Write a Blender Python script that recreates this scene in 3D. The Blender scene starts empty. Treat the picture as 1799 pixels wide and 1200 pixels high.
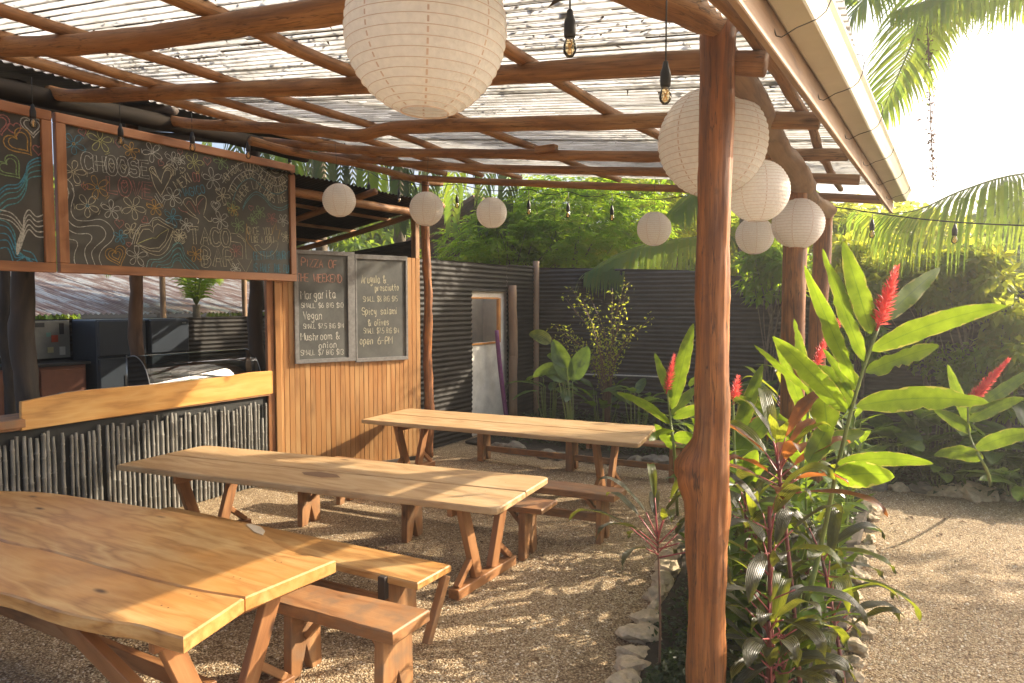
import bpy, bmesh, math, random
import numpy as np
from mathutils import Vector, noise

PI = math.pi
S = bpy.context.scene
COL = S.collection
RNG = np.random.default_rng(7)
random.seed(7)

# ------------------------------------------------------------------ camera, sky, sun, exposure
FPX, HORIZ, VPX, EYE = 1230.0, 535.0, 1620.0, 2.15
PITCH = math.atan((600 - HORIZ) / FPX)
YAW = math.atan2(VPX - 899.5, math.hypot(FPX, 600 - HORIZ))
cam_data = bpy.data.cameras.new('camera')
cam = bpy.data.objects.new('camera', cam_data)
COL.objects.link(cam)
cam.location = (0, 0, EYE)
cam.rotation_euler = (PI / 2 - PITCH, 0, YAW)
cam_data.sensor_width = 36
cam_data.lens = FPX / 1799 * 36
cam_data.clip_start = 0.05
cam_data.clip_end = 600
S.camera = cam

SUN_AZ, SUN_EL = math.radians(41), math.radians(29)      # azimuth measured from +Y towards +X
w = bpy.data.worlds.new('World')
S.world = w
w.use_nodes = True
nt = w.node_tree
nt.nodes.clear()
sky = nt.nodes.new('ShaderNodeTexSky')
sky.sky_type = 'NISHITA'
sky.sun_disc = False
sky.sun_elevation = SUN_EL
sky.sun_rotation = SUN_AZ
sky.air_density = 0.8
sky.dust_density = 6.0
sky.ozone_density = 0.6
bg = nt.nodes.new('ShaderNodeBackground')
bg.inputs['Strength'].default_value = 0.15
wo = nt.nodes.new('ShaderNodeOutputWorld')
nt.links.new(sky.outputs[0], bg.inputs[0])
nt.links.new(bg.outputs[0], wo.inputs[0])
sd = bpy.data.lights.new('sun', 'SUN')
sd.energy = 3.9
sd.angle = math.radians(0.5)
sd.color = (1.0, 0.87, 0.68)
sun = bpy.data.objects.new('sun', sd)
COL.objects.link(sun)
sdir = Vector((math.sin(SUN_AZ) * math.cos(SUN_EL), math.cos(SUN_AZ) * math.cos(SUN_EL), math.sin(SUN_EL)))
sun.rotation_euler = sdir.to_track_quat('Z', 'Y').to_euler()
sun.location = (4, 6, 8)
S.view_settings.view_transform = 'Standard'
S.view_settings.look = 'None'
S.view_settings.gamma = 1
S.view_settings.exposure = 1.5
S.view_settings.use_curve_mapping = False
S.cycles.max_bounces = 10
S.cycles.transparent_max_bounces = 24
S.cycles.transmission_bounces = 8

# ------------------------------------------------------------------ pixel helpers (points on real planes)
_f = np.array([-math.sin(YAW) * math.cos(PITCH), math.cos(YAW) * math.cos(PITCH), -math.sin(PITCH)])
_r = np.array([math.cos(YAW), math.sin(YAW), 0])
_u = np.cross(_r, _f)
CAMP = np.array([0, 0, EYE])
def ray(px, py):
    return _r * ((px - 899.5) / FPX) + _u * ((600 - py) / FPX) + _f
def on(px, py, ax, v):
    d = ray(px, py)
    return CAMP + d * ((v - CAMP[ax]) / d[ax])
def D(px, py, dep):
    return CAMP + ray(px, py) * dep
def plane_hit(px, py, p0, n):
    d = ray(px, py)
    return CAMP + d * (np.dot(p0 - CAMP, n) / np.dot(n, d))
def V3(*a):
    return np.array(a, float)
def unit(a):
    a = np.asarray(a, float)
    return a / max(1e-9, np.linalg.norm(a))
def U(a, b):
    return random.uniform(a, b)

# ------------------------------------------------------------------ object helpers
OFF = {}
def tag(o, label=None, cat=None, group=None, kind=None):
    if label: o['label'] = label
    if cat: o['category'] = cat
    if group: o['group'] = group
    if kind: o['kind'] = kind
    return o
def thing(name, loc, label, cat, group=None):
    o = bpy.data.objects.new(name, None)
    COL.objects.link(o)
    o.location = loc
    o.empty_display_size = 0.1
    OFF[o.name] = np.array(loc, float)
    return tag(o, label, cat, group)

class MB:
    def __init__(s):
        s.v = []; s.f = []; s.g = []; s.m = []; s.n = 0
    def add(s, vs, fs, gs=None, mi=0):
        vs = np.asarray(vs, float)
        gs = vs if gs is None else np.asarray(gs, float)
        s.v.append(vs); s.g.append(gs)
        k = s.n
        for f in fs:
            s.f.append([i + k for i in f]); s.m.append(mi)
        s.n += len(vs)
    def build(s, name, mats, parent=None, smooth=False, kind=None, base=None):
        v = np.vstack(s.v); g = np.vstack(s.g)
        if parent is not None:
            off = OFF[parent.name]
        elif base is not None:
            off = np.array(base, float)
        else:
            off = V3((v[:, 0].min() + v[:, 0].max()) / 2, (v[:, 1].min() + v[:, 1].max()) / 2, v[:, 2].min())
        me = bpy.data.meshes.new(name)
        me.from_pydata((v - off).tolist(), [], s.f)
        a = me.attributes.new('g', 'FLOAT_VECTOR', 'POINT')
        a.data.foreach_set('vector', g.astype(np.float32).ravel())
        if not isinstance(mats, (list, tuple)): mats = [mats]
        for m in mats: me.materials.append(m)
        if len(mats) > 1: me.polygons.foreach_set('material_index', s.m)
        if smooth: me.polygons.foreach_set('use_smooth', [True] * len(me.polygons))
        me.update()
        o = bpy.data.objects.new(name, me)
        COL.objects.link(o)
        if parent is not None:
            o.parent = parent
        else:
            o.location = off
        OFF[o.name] = off
        if kind: o['kind'] = kind
        return o

def cbox(mb, c, ax, hd, ch=0.004, mi=0, grain=0, seed=None):
    """chamfered box: centre, three axes, half sizes"""
    c = V3(*c); ax = [unit(a) for a in ax]; hd = list(hd)
    ch = min(ch, min(hd) * 0.45)
    vs = []; idx = {}
    for sx in (-1, 1):
        for sy in (-1, 1):
            for sz in (-1, 1):
                for k in range(3):
                    l = [sx * hd[0], sy * hd[1], sz * hd[2]]
                    for j in range(3):
                        if j != k: l[j] -= math.copysign(ch, l[j])
                    idx[(sx, sy, sz, k)] = len(vs)
                    vs.append(l)
    fs = []
    I = idx
    for k in range(3):
        for s_ in (-1, 1):
            a, b = [(1, 2), (2, 0), (0, 1)][k]
            q = []
            for (p, r) in ((-1, -1), (1, -1), (1, 1), (-1, 1)):
                t = [0, 0, 0]; t[k] = s_; t[a] = p; t[b] = r
                q.append(I[(t[0], t[1], t[2], k)])
            fs.append(q if s_ > 0 else q[::-1])
    for k in range(3):
        a, b = [(1, 2), (2, 0), (0, 1)][k]
        for p in (-1, 1):
            for r in (-1, 1):
                def K(sk, f):
                    t = [0, 0, 0]; t[k] = sk; t[a] = p; t[b] = r
                    return I[(t[0], t[1], t[2], f)]
                q = [K(-1, a), K(1, a), K(1, b), K(-1, b)]
                fs.append(q if p * r < 0 else q[::-1])
    for sx in (-1, 1):
        for sy in (-1, 1):
            for sz in (-1, 1):
                t = [I[(sx, sy, sz, k)] for k in range(3)]
                fs.append(t if sx * sy * sz > 0 else t[::-1])
    L = np.array(vs)
    W = c + L[:, 0:1] * ax[0] + L[:, 1:2] * ax[1] + L[:, 2:3] * ax[2]
    o = RNG.uniform(0, 40, 3)
    G = np.roll(L, -grain, axis=1) + o
    mb.add(W, fs, G, mi)

def beam(mb, p, q, w, h, up=(0, 0, 1), ch=0.004, mi=0):
    """box from p to q, w across, h along up"""
    p = V3(*p); q = V3(*q)
    d = unit(q - p)
    s = np.cross(np.array(up, float), d)
    if np.linalg.norm(s) < 1e-4: s = np.cross(V3(0, 1, 0), d)
    s = unit(s); u2 = np.cross(d, s)
    cbox(mb, (p + q) / 2, (d, s, u2), (np.linalg.norm(q - p) / 2, w / 2, h / 2), ch, mi)

def prism(mb, pts, o, au, av, aw, th, ch=0.004, grain=0, mi=0):
    """extruded 2-D outline (anticlockwise), thickness th along aw from o"""
    pts = np.array(pts, float); n = len(pts)
    o = V3(*o); au = V3(*au); av = V3(*av); aw = V3(*aw)
    area = 0.5 * np.sum(pts[:, 0] * np.roll(pts[:, 1], -1) - np.roll(pts[:, 0], -1) * pts[:, 1])
    if area < 0: pts = pts[::-1]
    nx = np.roll(pts, -1, 0) - pts; pv = pts - np.roll(pts, 1, 0)
    n1 = np.stack([nx[:, 1], -nx[:, 0]], 1); n1 /= np.linalg.norm(n1, axis=1)[:, None] + 1e-9
    n0 = np.stack([pv[:, 1], -pv[:, 0]], 1); n0 /= np.linalg.norm(n0, axis=1)[:, None] + 1e-9
    nn = n0 + n1; l = np.linalg.norm(nn, axis=1)[:, None]; nn = nn / (l + 1e-9)
    ins = pts - nn * ch / np.clip(l / 2, .5, 1)
    rings = [(ins, 0), (pts, ch), (pts, th - ch), (ins, th)]
    L = np.vstack([np.hstack([r, np.full((n, 1), z)]) for r, z in rings])
    W = o + L[:, 0:1] * au + L[:, 1:2] * av + L[:, 2:3] * aw
    flip = np.dot(np.cross(au, av), aw) < 0
    fs = [list(range(n))[::-1], [3 * n + i for i in range(n)]]
    for r in range(3):
        for i in range(n):
            j = (i + 1) % n
            fs.append([r * n + i, r * n + j, (r + 1) * n + j, (r + 1) * n + i])
    if flip: fs = [f[::-1] for f in fs]
    G = L.copy()
    if grain == 1: G = G[:, [1, 0, 2]]
    mb.add(W, fs, G + RNG.uniform(0, 40, 3), mi)

def resample(pts, n):
    pts = np.array(pts, float)
    if len(pts) == 2:
        t = np.linspace(0, 1, n)[:, None]
        return pts[0] * (1 - t) + pts[1] * t
    P = np.vstack([2 * pts[0] - pts[1], pts, 2 * pts[-1] - pts[-2]])
    out = []
    m = len(pts) - 1
    for k in np.linspace(0, m, n):
        i = min(int(k), m - 1); t = k - i
        a, b, c, d = P[i], P[i + 1], P[i + 2], P[i + 3]
        out.append(.5 * ((2 * b) + (-a + c) * t + (2 * a - 5 * b + 4 * c - d) * t * t + (-a + 3 * b - 3 * c + d) * t ** 3))
    return np.array(out)

def tube(mb, pts, r, seg=8, n=None, bump=0.0, freq=6.0, mi=0, cap=True, seed=0, rfun=None):
    pts = resample(pts, n or len(pts)) if (n or len(pts) > 2) else np.array(pts, float)
    m = len(pts)
    rr = np.interp(np.linspace(0, 1, m), np.linspace(0, 1, len(r)), r) if hasattr(r, '__len__') else np.full(m, r)
    T = np.gradient(pts, axis=0); T /= np.linalg.norm(T, axis=1)[:, None] + 1e-12
    a = V3(0, 0, 1) if abs(T[0][2]) < .9 else V3(1, 0, 0)
    N = unit(np.cross(T[0], a))
    vs = []; gs = []; L = 0; off = RNG.uniform(0, 40, 3)
    for i in range(m):
        N = unit(N - T[i] * np.dot(N, T[i])); B = np.cross(T[i], N)
        if i: L += np.linalg.norm(pts[i] - pts[i - 1])
        for k in range(seg):
            th = 2 * PI * k / seg
            R = rr[i]
            if bump:
                R *= 1 + bump * noise.noise(Vector((L * freq + seed * 7.3, math.cos(th) * 1.2 + seed, math.sin(th) * 1.2)))
                R *= 1 + bump * .35 * noise.noise(Vector((L * freq * 4 + seed, math.cos(th) * 3, math.sin(th) * 3)))
            if rfun: R = rfun(pts[i], th, R)
            vs.append(pts[i] + (N * math.cos(th) + B * math.sin(th)) * R)
            gs.append((L + off[0], R * math.cos(th) + off[1], R * math.sin(th) + off[2]))
    fs = []
    for i in range(m - 1):
        for k in range(seg):
            j = (k + 1) % seg
            fs.append((i * seg + k, i * seg + j, (i + 1) * seg + j, (i + 1) * seg + k))
    if cap:
        fs.append(tuple(range(seg))[::-1]); fs.append(tuple((m - 1) * seg + k for k in range(seg)))
    mb.add(vs, fs, gs, mi)

def lathe(mb, prof, c, seg=24, mi=0, sx=1, sy=1):
    vs = []; fs = []
    for (r, z) in prof:
        for k in range(seg):
            t = 2 * PI * k / seg
            vs.append((c[0] + r * math.cos(t) * sx, c[1] + r * math.sin(t) * sy, c[2] + z))
    for i in range(len(prof) - 1):
        for k in range(seg):
            j = (k + 1) % seg
            fs.append((i * seg + k, i * seg + j, (i + 1) * seg + j, (i + 1) * seg + k))
    mb.add(vs, fs, None, mi)

def rock(mb, c, r, seed, sub=3):
    bm = bmesh.new()
    bmesh.ops.create_icosphere(bm, subdivisions=sub, radius=1)
    off = Vector((seed * 3.7, seed * 1.3, seed * 5.1))
    vs = []
    for v in bm.verts:
        p = v.co.copy()
        d = 1 + .45 * noise.noise(p * 1.1 + off) + .28 * noise.noise(p * 2.4 + off) + .12 * noise.noise(p * 5.5 + off)
        # facet-like flattening
        for q in range(4):
            n_ = Vector((math.sin(seed * 2.1 + q * 1.7), math.cos(seed * 1.3 + q * 2.9), math.sin(seed + q * 4.1) * .7)).normalized()
            h = p.dot(n_)
            if h > .6: d *= .6 / h * .85 + .15
        vs.append((c[0] + p.x * d * r[0], c[1] + p.y * d * r[1], c[2] + p.z * d * r[2]))
    fs = [[v.index for v in f.verts] for f in bm.faces]
    bm.free()
    mb.add(vs, fs)

# ------------------------------------------------------------------ materials
def mat(name):
    m = bpy.data.materials.new(name); m.use_nodes = True
    n = m.node_tree; n.nodes.clear()
    out = n.nodes.new('ShaderNodeOutputMaterial')
    return m, n, out
def nd(n, t, **kw):
    x = n.nodes.new(t)
    for k, v in kw.items():
        if k.startswith('i_'):
            x.inputs[k[2:].replace('_', ' ')].default_value = v
        else: setattr(x, k, v)
    return x
def ramp(n, stops, interp='LINEAR'):
    r = n.nodes.new('ShaderNodeValToRGB'); r.color_ramp.interpolation = interp
    e = r.color_ramp.elements
    while len(e) < len(stops): e.new(.5)
    for i, (p, c) in enumerate(stops):
        e[i].position = p; e[i].color = (*c, 1) if len(c) == 3 else c
    return r
def lk(n, a, b): n.links.new(a, b)
def attr_vec(n, scale):
    a = nd(n, 'ShaderNodeAttribute', attribute_name='g')
    mp = nd(n, 'ShaderNodeMapping'); mp.inputs['Scale'].default_value = scale
    lk(n, a.outputs['Vector'], mp.inputs['Vector'])
    return mp.outputs[0]
def mixc(n, f, a, b, mode='MIX'):
    x = n.nodes.new('ShaderNodeMix'); x.data_type = 'RGBA'; x.blend_type = mode
    for s_, v in ((x.inputs[0], f), (x.inputs[6], a), (x.inputs[7], b)):
        if hasattr(v, 'links'): lk(n, v, s_)
        elif isinstance(v, (int, float)): s_.default_value = v
        else: s_.default_value = (*v, 1)
    return x.outputs[2]
def bumpn(n, h, st, dist=.01):
    b = nd(n, 'ShaderNodeBump'); b.inputs['Strength'].default_value = st; b.inputs['Distance'].default_value = dist
    lk(n, h, b.inputs['Height']); return b.outputs[0]

def wood(name, dark, mid, light, rough=.45, ring=14, blotch=None, bump=.25, coat=0.0, knots=True, dirt=None, streak=0):
    m, n, out = mat(name)
    p = nd(n, 'ShaderNodeBsdfPrincipled')
    v = attr_vec(n, (1, 1, 1))
    n1 = nd(n, 'ShaderNodeTexNoise'); n1.inputs['Scale'].default_value = 1.0; n1.inputs['Detail'].default_value = 3
    mp = nd(n, 'ShaderNodeMapping'); mp.inputs['Scale'].default_value = (1.1, 5, 5); lk(n, v, mp.inputs[0]); lk(n, mp.outputs[0], n1.inputs['Vector'])
    w_ = nd(n, 'ShaderNodeMath', operation='MULTIPLY'); w_.inputs[1].default_value = ring; lk(n, n1.outputs[0], w_.inputs[0])
    fr = nd(n, 'ShaderNodeMath', operation='PINGPONG'); fr.inputs[1].default_value = 1; lk(n, w_.outputs[0], fr.inputs[0])
    n2 = nd(n, 'ShaderNodeTexNoise'); n2.inputs['Detail'].default_value = 6; n2.inputs['Roughness'].default_value = .65; n2.inputs['Scale'].default_value = 1
    mp2 = nd(n, 'ShaderNodeMapping'); mp2.inputs['Scale'].default_value = (3, 90, 90); lk(n, v, mp2.inputs[0]); lk(n, mp2.outputs[0], n2.inputs['Vector'])
    mx = nd(n, 'ShaderNodeMix'); mx.inputs[0].default_value = .55; lk(n, fr.outputs[0], mx.inputs[2]); lk(n, n2.outputs[0], mx.inputs[3])
    r = ramp(n, [(.15, dark), (.48, mid), (.85, light)]); lk(n, mx.outputs[0], r.inputs[0])
    c = r.outputs[0]
    # broad tone patches
    n3 = nd(n, 'ShaderNodeTexNoise'); n3.inputs['Scale'].default_value = 1; n3.inputs['Detail'].default_value = 2
    mp3 = nd(n, 'ShaderNodeMapping'); mp3.inputs['Scale'].default_value = (.8, 3.5, 3.5); lk(n, v, mp3.inputs[0]); lk(n, mp3.outputs[0], n3.inputs['Vector'])
    r3 = ramp(n, [(.35, (0, 0, 0)), (.62, (1, 1, 1))]); lk(n, n3.outputs[0], r3.inputs[0])
    c = mixc(n, r3.outputs[0], c, mixc(n, .65, c, blotch or light))
    if knots:
        vo = nd(n, 'ShaderNodeTexVoronoi'); vo.inputs['Scale'].default_value = 1
        mp4 = nd(n, 'ShaderNodeMapping'); mp4.inputs['Scale'].default_value = (1.6, 4.5, 4.5); lk(n, v, mp4.inputs[0]); lk(n, mp4.outputs[0], vo.inputs['Vector'])
        r4 = ramp(n, [(.03, (1, 1, 1)), (.11, (0, 0, 0))]); lk(n, vo.outputs['Distance'], r4.inputs[0])
        c = mixc(n, r4.outputs[0], c, tuple(x * .35 for x in dark))
    if dirt:
        n5 = nd(n, 'ShaderNodeTexNoise'); n5.inputs['Scale'].default_value = 9; n5.inputs['Detail'].default_value = 8
        lk(n, v, n5.inputs['Vector'])
        r5 = ramp(n, [(.45, (0, 0, 0)), (.7, (1, 1, 1))]); lk(n, n5.outputs[0], r5.inputs[0])
        c = mixc(n, r5.outputs[0], c, dirt)
    if streak:
        for (sc_, lo, hi, am) in (((1.3, 26, 26), .42, .60, streak), ((4.5, 120, 120), .40, .62, streak * .6), ((7, 9, 9), .58, .68, streak * .7)):
            ns = nd(n, 'ShaderNodeTexNoise'); ns.inputs['Scale'].default_value = 1; ns.inputs['Detail'].default_value = 5; ns.inputs['Roughness'].default_value = .6
            ms = nd(n, 'ShaderNodeMapping'); ms.inputs['Scale'].default_value = sc_; lk(n, v, ms.inputs[0]); lk(n, ms.outputs[0], ns.inputs['Vector'])
            inv = sc_[0] == 7
            rs = ramp(n, [(lo, (am,) * 3 if not inv else (0, 0, 0)), (hi, (0, 0, 0) if not inv else (am,) * 3)]); lk(n, ns.outputs[0], rs.inputs[0])
            c = mixc(n, rs.outputs[0], c, mixc(n, .8, c, tuple(x * .8 for x in dark)))
        for (sc_, wd_, am) in (((.8, 20, 20), .010, .85), ((1.6, 46, 46), .012, .6)):
            nc = nd(n, 'ShaderNodeTexNoise'); nc.inputs['Scale'].default_value = 1; nc.inputs['Detail'].default_value = 4; nc.inputs['Roughness'].default_value = .5
            mc = nd(n, 'ShaderNodeMapping'); mc.inputs['Scale'].default_value = sc_; mc.inputs['Location'].default_value = (3, 7, 1); lk(n, v, mc.inputs[0]); lk(n, mc.outputs[0], nc.inputs['Vector'])
            su = nd(n, 'ShaderNodeMath', operation='SUBTRACT'); su.inputs[1].default_value = .52; lk(n, nc.outputs[0], su.inputs[0])
            ab_ = nd(n, 'ShaderNodeMath', operation='ABSOLUTE'); lk(n, su.outputs[0], ab_.inputs[0])
            rc_ = ramp(n, [(0, (am,) * 3), (wd_, (0, 0, 0))]); lk(n, ab_.outputs[0], rc_.inputs[0])
            c = mixc(n, rc_.outputs[0], c, tuple(x * .5 for x in dark))
    lk(n, c, p.inputs['Base Color'])
    p.inputs['Roughness'].default_value = rough
    if coat:
        p.inputs['Coat Weight'].default_value = coat; p.inputs['Coat Roughness'].default_value = .22
    lk(n, bumpn(n, mx.outputs[0], bump, .004), p.inputs['Normal'])
    lk(n, p.outputs[0], out.inputs[0])
    return m

def plain(name, col, rough=.5, metal=0.0, var=.15, scale=6, bump=0.0, coat=0, spec=.5, dirt=None, dirt_amt=.5):
    m, n, out = mat(name)
    p = nd(n, 'ShaderNodeBsdfPrincipled')
    tc = nd(n, 'ShaderNodeTexCoord')
    no = nd(n, 'ShaderNodeTexNoise'); no.inputs['Scale'].default_value = scale; no.inputs['Detail'].default_value = 6; no.inputs['Roughness'].default_value = .6
    lk(n, tc.outputs['Object'], no.inputs['Vector'])
    r = ramp(n, [(.3, tuple(x * (1 - var) for x in col)), (.7, tuple(min(1, x * (1 + var)) for x in col))])
    lk(n, no.outputs[0], r.inputs[0]); c = r.outputs[0]
    if dirt:
        n2 = nd(n, 'ShaderNodeTexNoise'); n2.inputs['Scale'].default_value = scale * .6; n2.inputs['Detail'].default_value = 8; n2.inputs['Roughness'].default_value = .7
        lk(n, tc.outputs['Object'], n2.inputs['Vector'])
        r2 = ramp(n, [(.5 - .1, (0, 0, 0)), (.68, (dirt_amt,) * 3)]); lk(n, n2.outputs[0], r2.inputs[0])
        c = mixc(n, r2.outputs[0], c, dirt)
    lk(n, c, p.inputs['Base Color'])
    p.inputs['Roughness'].default_value = rough; p.inputs['Metallic'].default_value = metal
    p.inputs['Specular IOR Level'].default_value = spec
    if coat: p.inputs['Coat Weight'].default_value = coat
    if bump: lk(n, bumpn(n, no.outputs[0], bump, .01), p.inputs['Normal'])
    lk(n, p.outputs[0], out.inputs[0])
    return m

def leafmat(name, c1, c2, trans, tamt=.5, rough=.42, vein=True, spec=.5, edge=None, pleat=False):
    """g = (along 0..1, across -1..1, random)"""
    m, n, out = mat(name)
    p = nd(n, 'ShaderNodeBsdfPrincipled')
    t = nd(n, 'ShaderNodeBsdfTranslucent')
    ri = nd(n, 'ShaderNodeNewGeometry')
    c = mixc(n, ri.outputs['Random Per Island'], c1, c2)
    tcol = mixc(n, ri.outputs['Random Per Island'], trans, tuple(x * y for x, y in zip(trans, (1.25, .95, .7))))
    if vein:
        a = nd(n, 'ShaderNodeAttribute', attribute_name='g')
        sp = nd(n, 'ShaderNodeSeparateXYZ'); lk(n, a.outputs['Vector'], sp.inputs[0])
        ab = nd(n, 'ShaderNodeMath', operation='ABSOLUTE'); lk(n, sp.outputs[1], ab.inputs[0])
        # side veins: chevrons
        s1 = nd(n, 'ShaderNodeMath', operation='MULTIPLY_ADD'); lk(n, ab.outputs[0], s1.inputs[0]); s1.inputs[1].default_value = -.16; lk(n, sp.outputs[0], s1.inputs[2])
        s2 = nd(n, 'ShaderNodeMath', operation='MULTIPLY'); lk(n, s1.outputs[0], s2.inputs[0]); s2.inputs[1].default_value = 260
        s3 = nd(n, 'ShaderNodeMath', operation='SINE'); lk(n, s2.outputs[0], s3.inputs[0])
        mid = ramp(n, [(.0, (1, 1, 1)), (.07, (0, 0, 0))]); lk(n, ab.outputs[0], mid.inputs[0])
        c = mixc(n, mid.outputs[0], c, tuple(min(1, x * 1.3 + .01) for x in c2))
        r = ramp(n, [(.0, (.88, .88, .88)), (1, (1, 1, 1))])
        s4 = nd(n, 'ShaderNodeMath', operation='MULTIPLY_ADD'); lk(n, s3.outputs[0], s4.inputs[0]); s4.inputs[1].default_value = .5; s4.inputs[2].default_value = .5
        lk(n, s4.outputs[0], r.inputs[0])
        tcol = mixc(n, 1.0, tcol, r.outputs[0], 'MULTIPLY')
        tcol = mixc(n, mid.outputs[0], tcol, tuple(x * .5 for x in trans))
        tc = nd(n, 'ShaderNodeTexCoord')
        no = nd(n, 'ShaderNodeTexNoise'); no.inputs['Scale'].default_value = 14; no.inputs['Detail'].default_value = 5
        lk(n, tc.outputs['Object'], no.inputs['Vector'])
        rr = ramp(n, [(.3, (.62, .66, .6)), (.68, (1.15, 1.12, 1.1))]); lk(n, no.outputs[0], rr.inputs[0])
        c = mixc(n, 1.0, c, rr.outputs[0], 'MULTIPLY'); 
        if pleat:
            w1 = nd(n, 'ShaderNodeMath', operation='MULTIPLY'); lk(n, sp.outputs[1], w1.inputs[0]); w1.inputs[1].default_value = 26
            w2 = nd(n, 'ShaderNodeMath', operation='SINE'); lk(n, w1.outputs[0], w2.inputs[0])
            lk(n, bumpn(n, w2.outputs[0], .7, .004), p.inputs['Normal'])
            rp = ramp(n, [(.0, (.6, .6, .6)), (1, (1.1, 1.1, 1.1))]); w3 = nd(n, 'ShaderNodeMath', operation='MULTIPLY_ADD'); lk(n, w2.outputs[0], w3.inputs[0]); w3.inputs[1].default_value = .5; w3.inputs[2].default_value = .5
            lk(n, w3.outputs[0], rp.inputs[0]); c = mixc(n, 1.0, c, rp.outputs[0], 'MULTIPLY')
        else:
            lk(n, bumpn(n, s3.outputs[0], .12, .002), p.inputs['Normal'])
        tcol = mixc(n, 1.0, tcol, rr.outputs[0], 'MULTIPLY')
        if edge:
            e1 = nd(n, 'ShaderNodeTexNoise'); e1.inputs['Scale'].default_value = 22; e1.inputs['Detail'].default_value = 4; lk(n, tc.outputs['Object'], e1.inputs['Vector'])
            e2 = nd(n, 'ShaderNodeMath', operation='MULTIPLY_ADD'); lk(n, e1.outputs[0], e2.inputs[0]); e2.inputs[1].default_value = .9; lk(n, ab.outputs[0], e2.inputs[2])
            e3 = ramp(n, [(.98 / 2, (0, 0, 0)), (.99, (0, 0, 0)), (1.0, (1, 1, 1))]); 
            e4 = nd(n, 'ShaderNodeMath', operation='MULTIPLY'); e4.inputs[1].default_value = 1 / 1.42; lk(n, e2.outputs[0], e4.inputs[0]); lk(n, e4.outputs[0], e3.inputs[0])
            e5 = ramp(n, [(.955, (0, 0, 0)), (1.0, (1, 1, 1))]); lk(n, e4.outputs[0], e5.inputs[0])
            c = mixc(n, e5.outputs[0], c, edge); tcol = mixc(n, e5.outputs[0], tcol, tuple(x * 1.6 for x in edge))
    lk(n, c, p.inputs['Base Color']); lk(n, tcol, t.inputs[0])
    p.inputs['Roughness'].default_value = rough
    p.inputs['Specular IOR Level'].default_value = spec
    mx = nd(n, 'ShaderNodeMixShader'); mx.inputs[0].default_value = tamt
    lk(n, p.outputs[0], mx.inputs[1]); lk(n, t.outputs[0], mx.inputs[2]); lk(n, mx.outputs[0], out.inputs[0])
    return m

W_TABLE = wood('table_wood', (.25, .105, .026), (.48, .26, .085), (.60, .39, .165), rough=.45, ring=11, blotch=(.50, .225, .052), coat=.12)
W_TABLE2 = wood('table_wood_pale', (.30, .16, .065), (.47, .30, .145), (.58, .42, .24), rough=.5, ring=9, blotch=(.50, .31, .14), coat=.08)
W_LEG = wood('leg_wood', (.13, .052, .018), (.30, .135, .05), (.42, .215, .09), rough=.55, ring=8, blotch=(.32, .13, .04))
W_BENCH = wood('bench_wood', (.15, .062, .022), (.33, .155, .06), (.45, .25, .11), rough=.55, ring=8, blotch=(.30, .14, .05), dirt=(.22, .13, .07))
W_POLE = wood('peeled_pole_wood', (.11, .045, .016), (.35, .165, .058), (.50, .29, .125), rough=.65, ring=7, blotch=(.33, .135, .04), bump=.9, streak=.42)
W_POST = wood('peeled_post_wood', (.05, .018, .007), (.34, .125, .026), (.52, .24, .07), rough=.6, ring=9, blotch=(.38, .12, .022), bump=1.0, streak=.6)
W_GREY = wood('weathered_beam_wood', (.10, .055, .03), (.27, .155, .085), (.38, .26, .16), rough=.7, ring=7, blotch=(.30, .2, .13), bump=.5)
W_DARK = wood('dark_log_wood', (.012, .009, .007), (.035, .026, .02), (.07, .05, .035), rough=.7, ring=7, blotch=(.05, .03, .02), bump=.6)
W_PANEL = wood('panel_wood', (.20, .095, .036), (.42, .23, .09), (.52, .32, .14), rough=.42, ring=5, blotch=(.38, .16, .045), knots=False, coat=.1)
W_FRAME = wood('board_frame_wood', (.13, .045, .015), (.27, .105, .035), (.36, .16, .06), rough=.5, ring=6, blotch=(.24, .09, .03), knots=False)
W_COUNTER = wood('counter_plank_wood', (.32, .14, .03), (.55, .29, .08), (.64, .39, .14), rough=.35, ring=9, blotch=(.60, .28, .06), coat=.25)
M_GREYPAINT = plain('grey_painted_wood', (.16, .155, .15), .6, var=.3, scale=20, bump=.1)
M_BAMBOO = plain('charcoal_painted_cane', (.20, .19, .165), .8, var=.35, scale=5, bump=.05)
M_BLACKWALL = plain('black_board_backing', (.02, .02, .018), .8)
M_CORR = plain('black_painted_iron', (.017, .015, .013), .6, var=.4, scale=3, dirt=(.05, .038, .028), dirt_amt=.35, bump=.1, spec=.16)
M_CORR2 = plain('black_painted_iron_glossier', (.030, .026, .022), .45, var=.4, scale=3, dirt=(.08, .06, .045), dirt_amt=.4, bump=.1, spec=.5)
M_RUST = None
M_GUTTER = plain('cream_gutter_plastic', (.52, .48, .38), .35, var=.06, scale=4, dirt=(.3, .26, .18), dirt_amt=.3)
M_BLACKPL = plain('black_rubber', (.015, .015, .015), .45, var=.1)
M_WIRE = plain('dark_wire', (.03, .028, .025), .5)
M_STONE = plain('pale_limestone', (.60, .48, .32), .9, var=.3, scale=9, bump=1.0, dirt=(.20, .16, .09), dirt_amt=.7)
M_GREYSTONE = plain('grey_fieldstone', (.24, .21, .17), .85, var=.4, scale=5, bump=.8, dirt=(.10, .09, .05), dirt_amt=.7)
M_FRIDGE = plain('blue_grey_fridge_steel', (.045, .055, .07), .33, metal=.35, var=.1, scale=3)
M_CAB = plain('terracotta_cabinet', (.20, .075, .04), .6, var=.15)
M_STEEL = plain('dull_steel', (.35, .35, .34), .3, metal=.9, var=.1)
M_WHITE = plain('white_plaster', (.78, .74, .66), .8, var=.12, scale=4, bump=.15, dirt=(.4, .36, .28), dirt_amt=.5)
M_CREAM = plain('cream_inner_wall', (.74, .64, .48), .8, var=.1)
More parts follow.
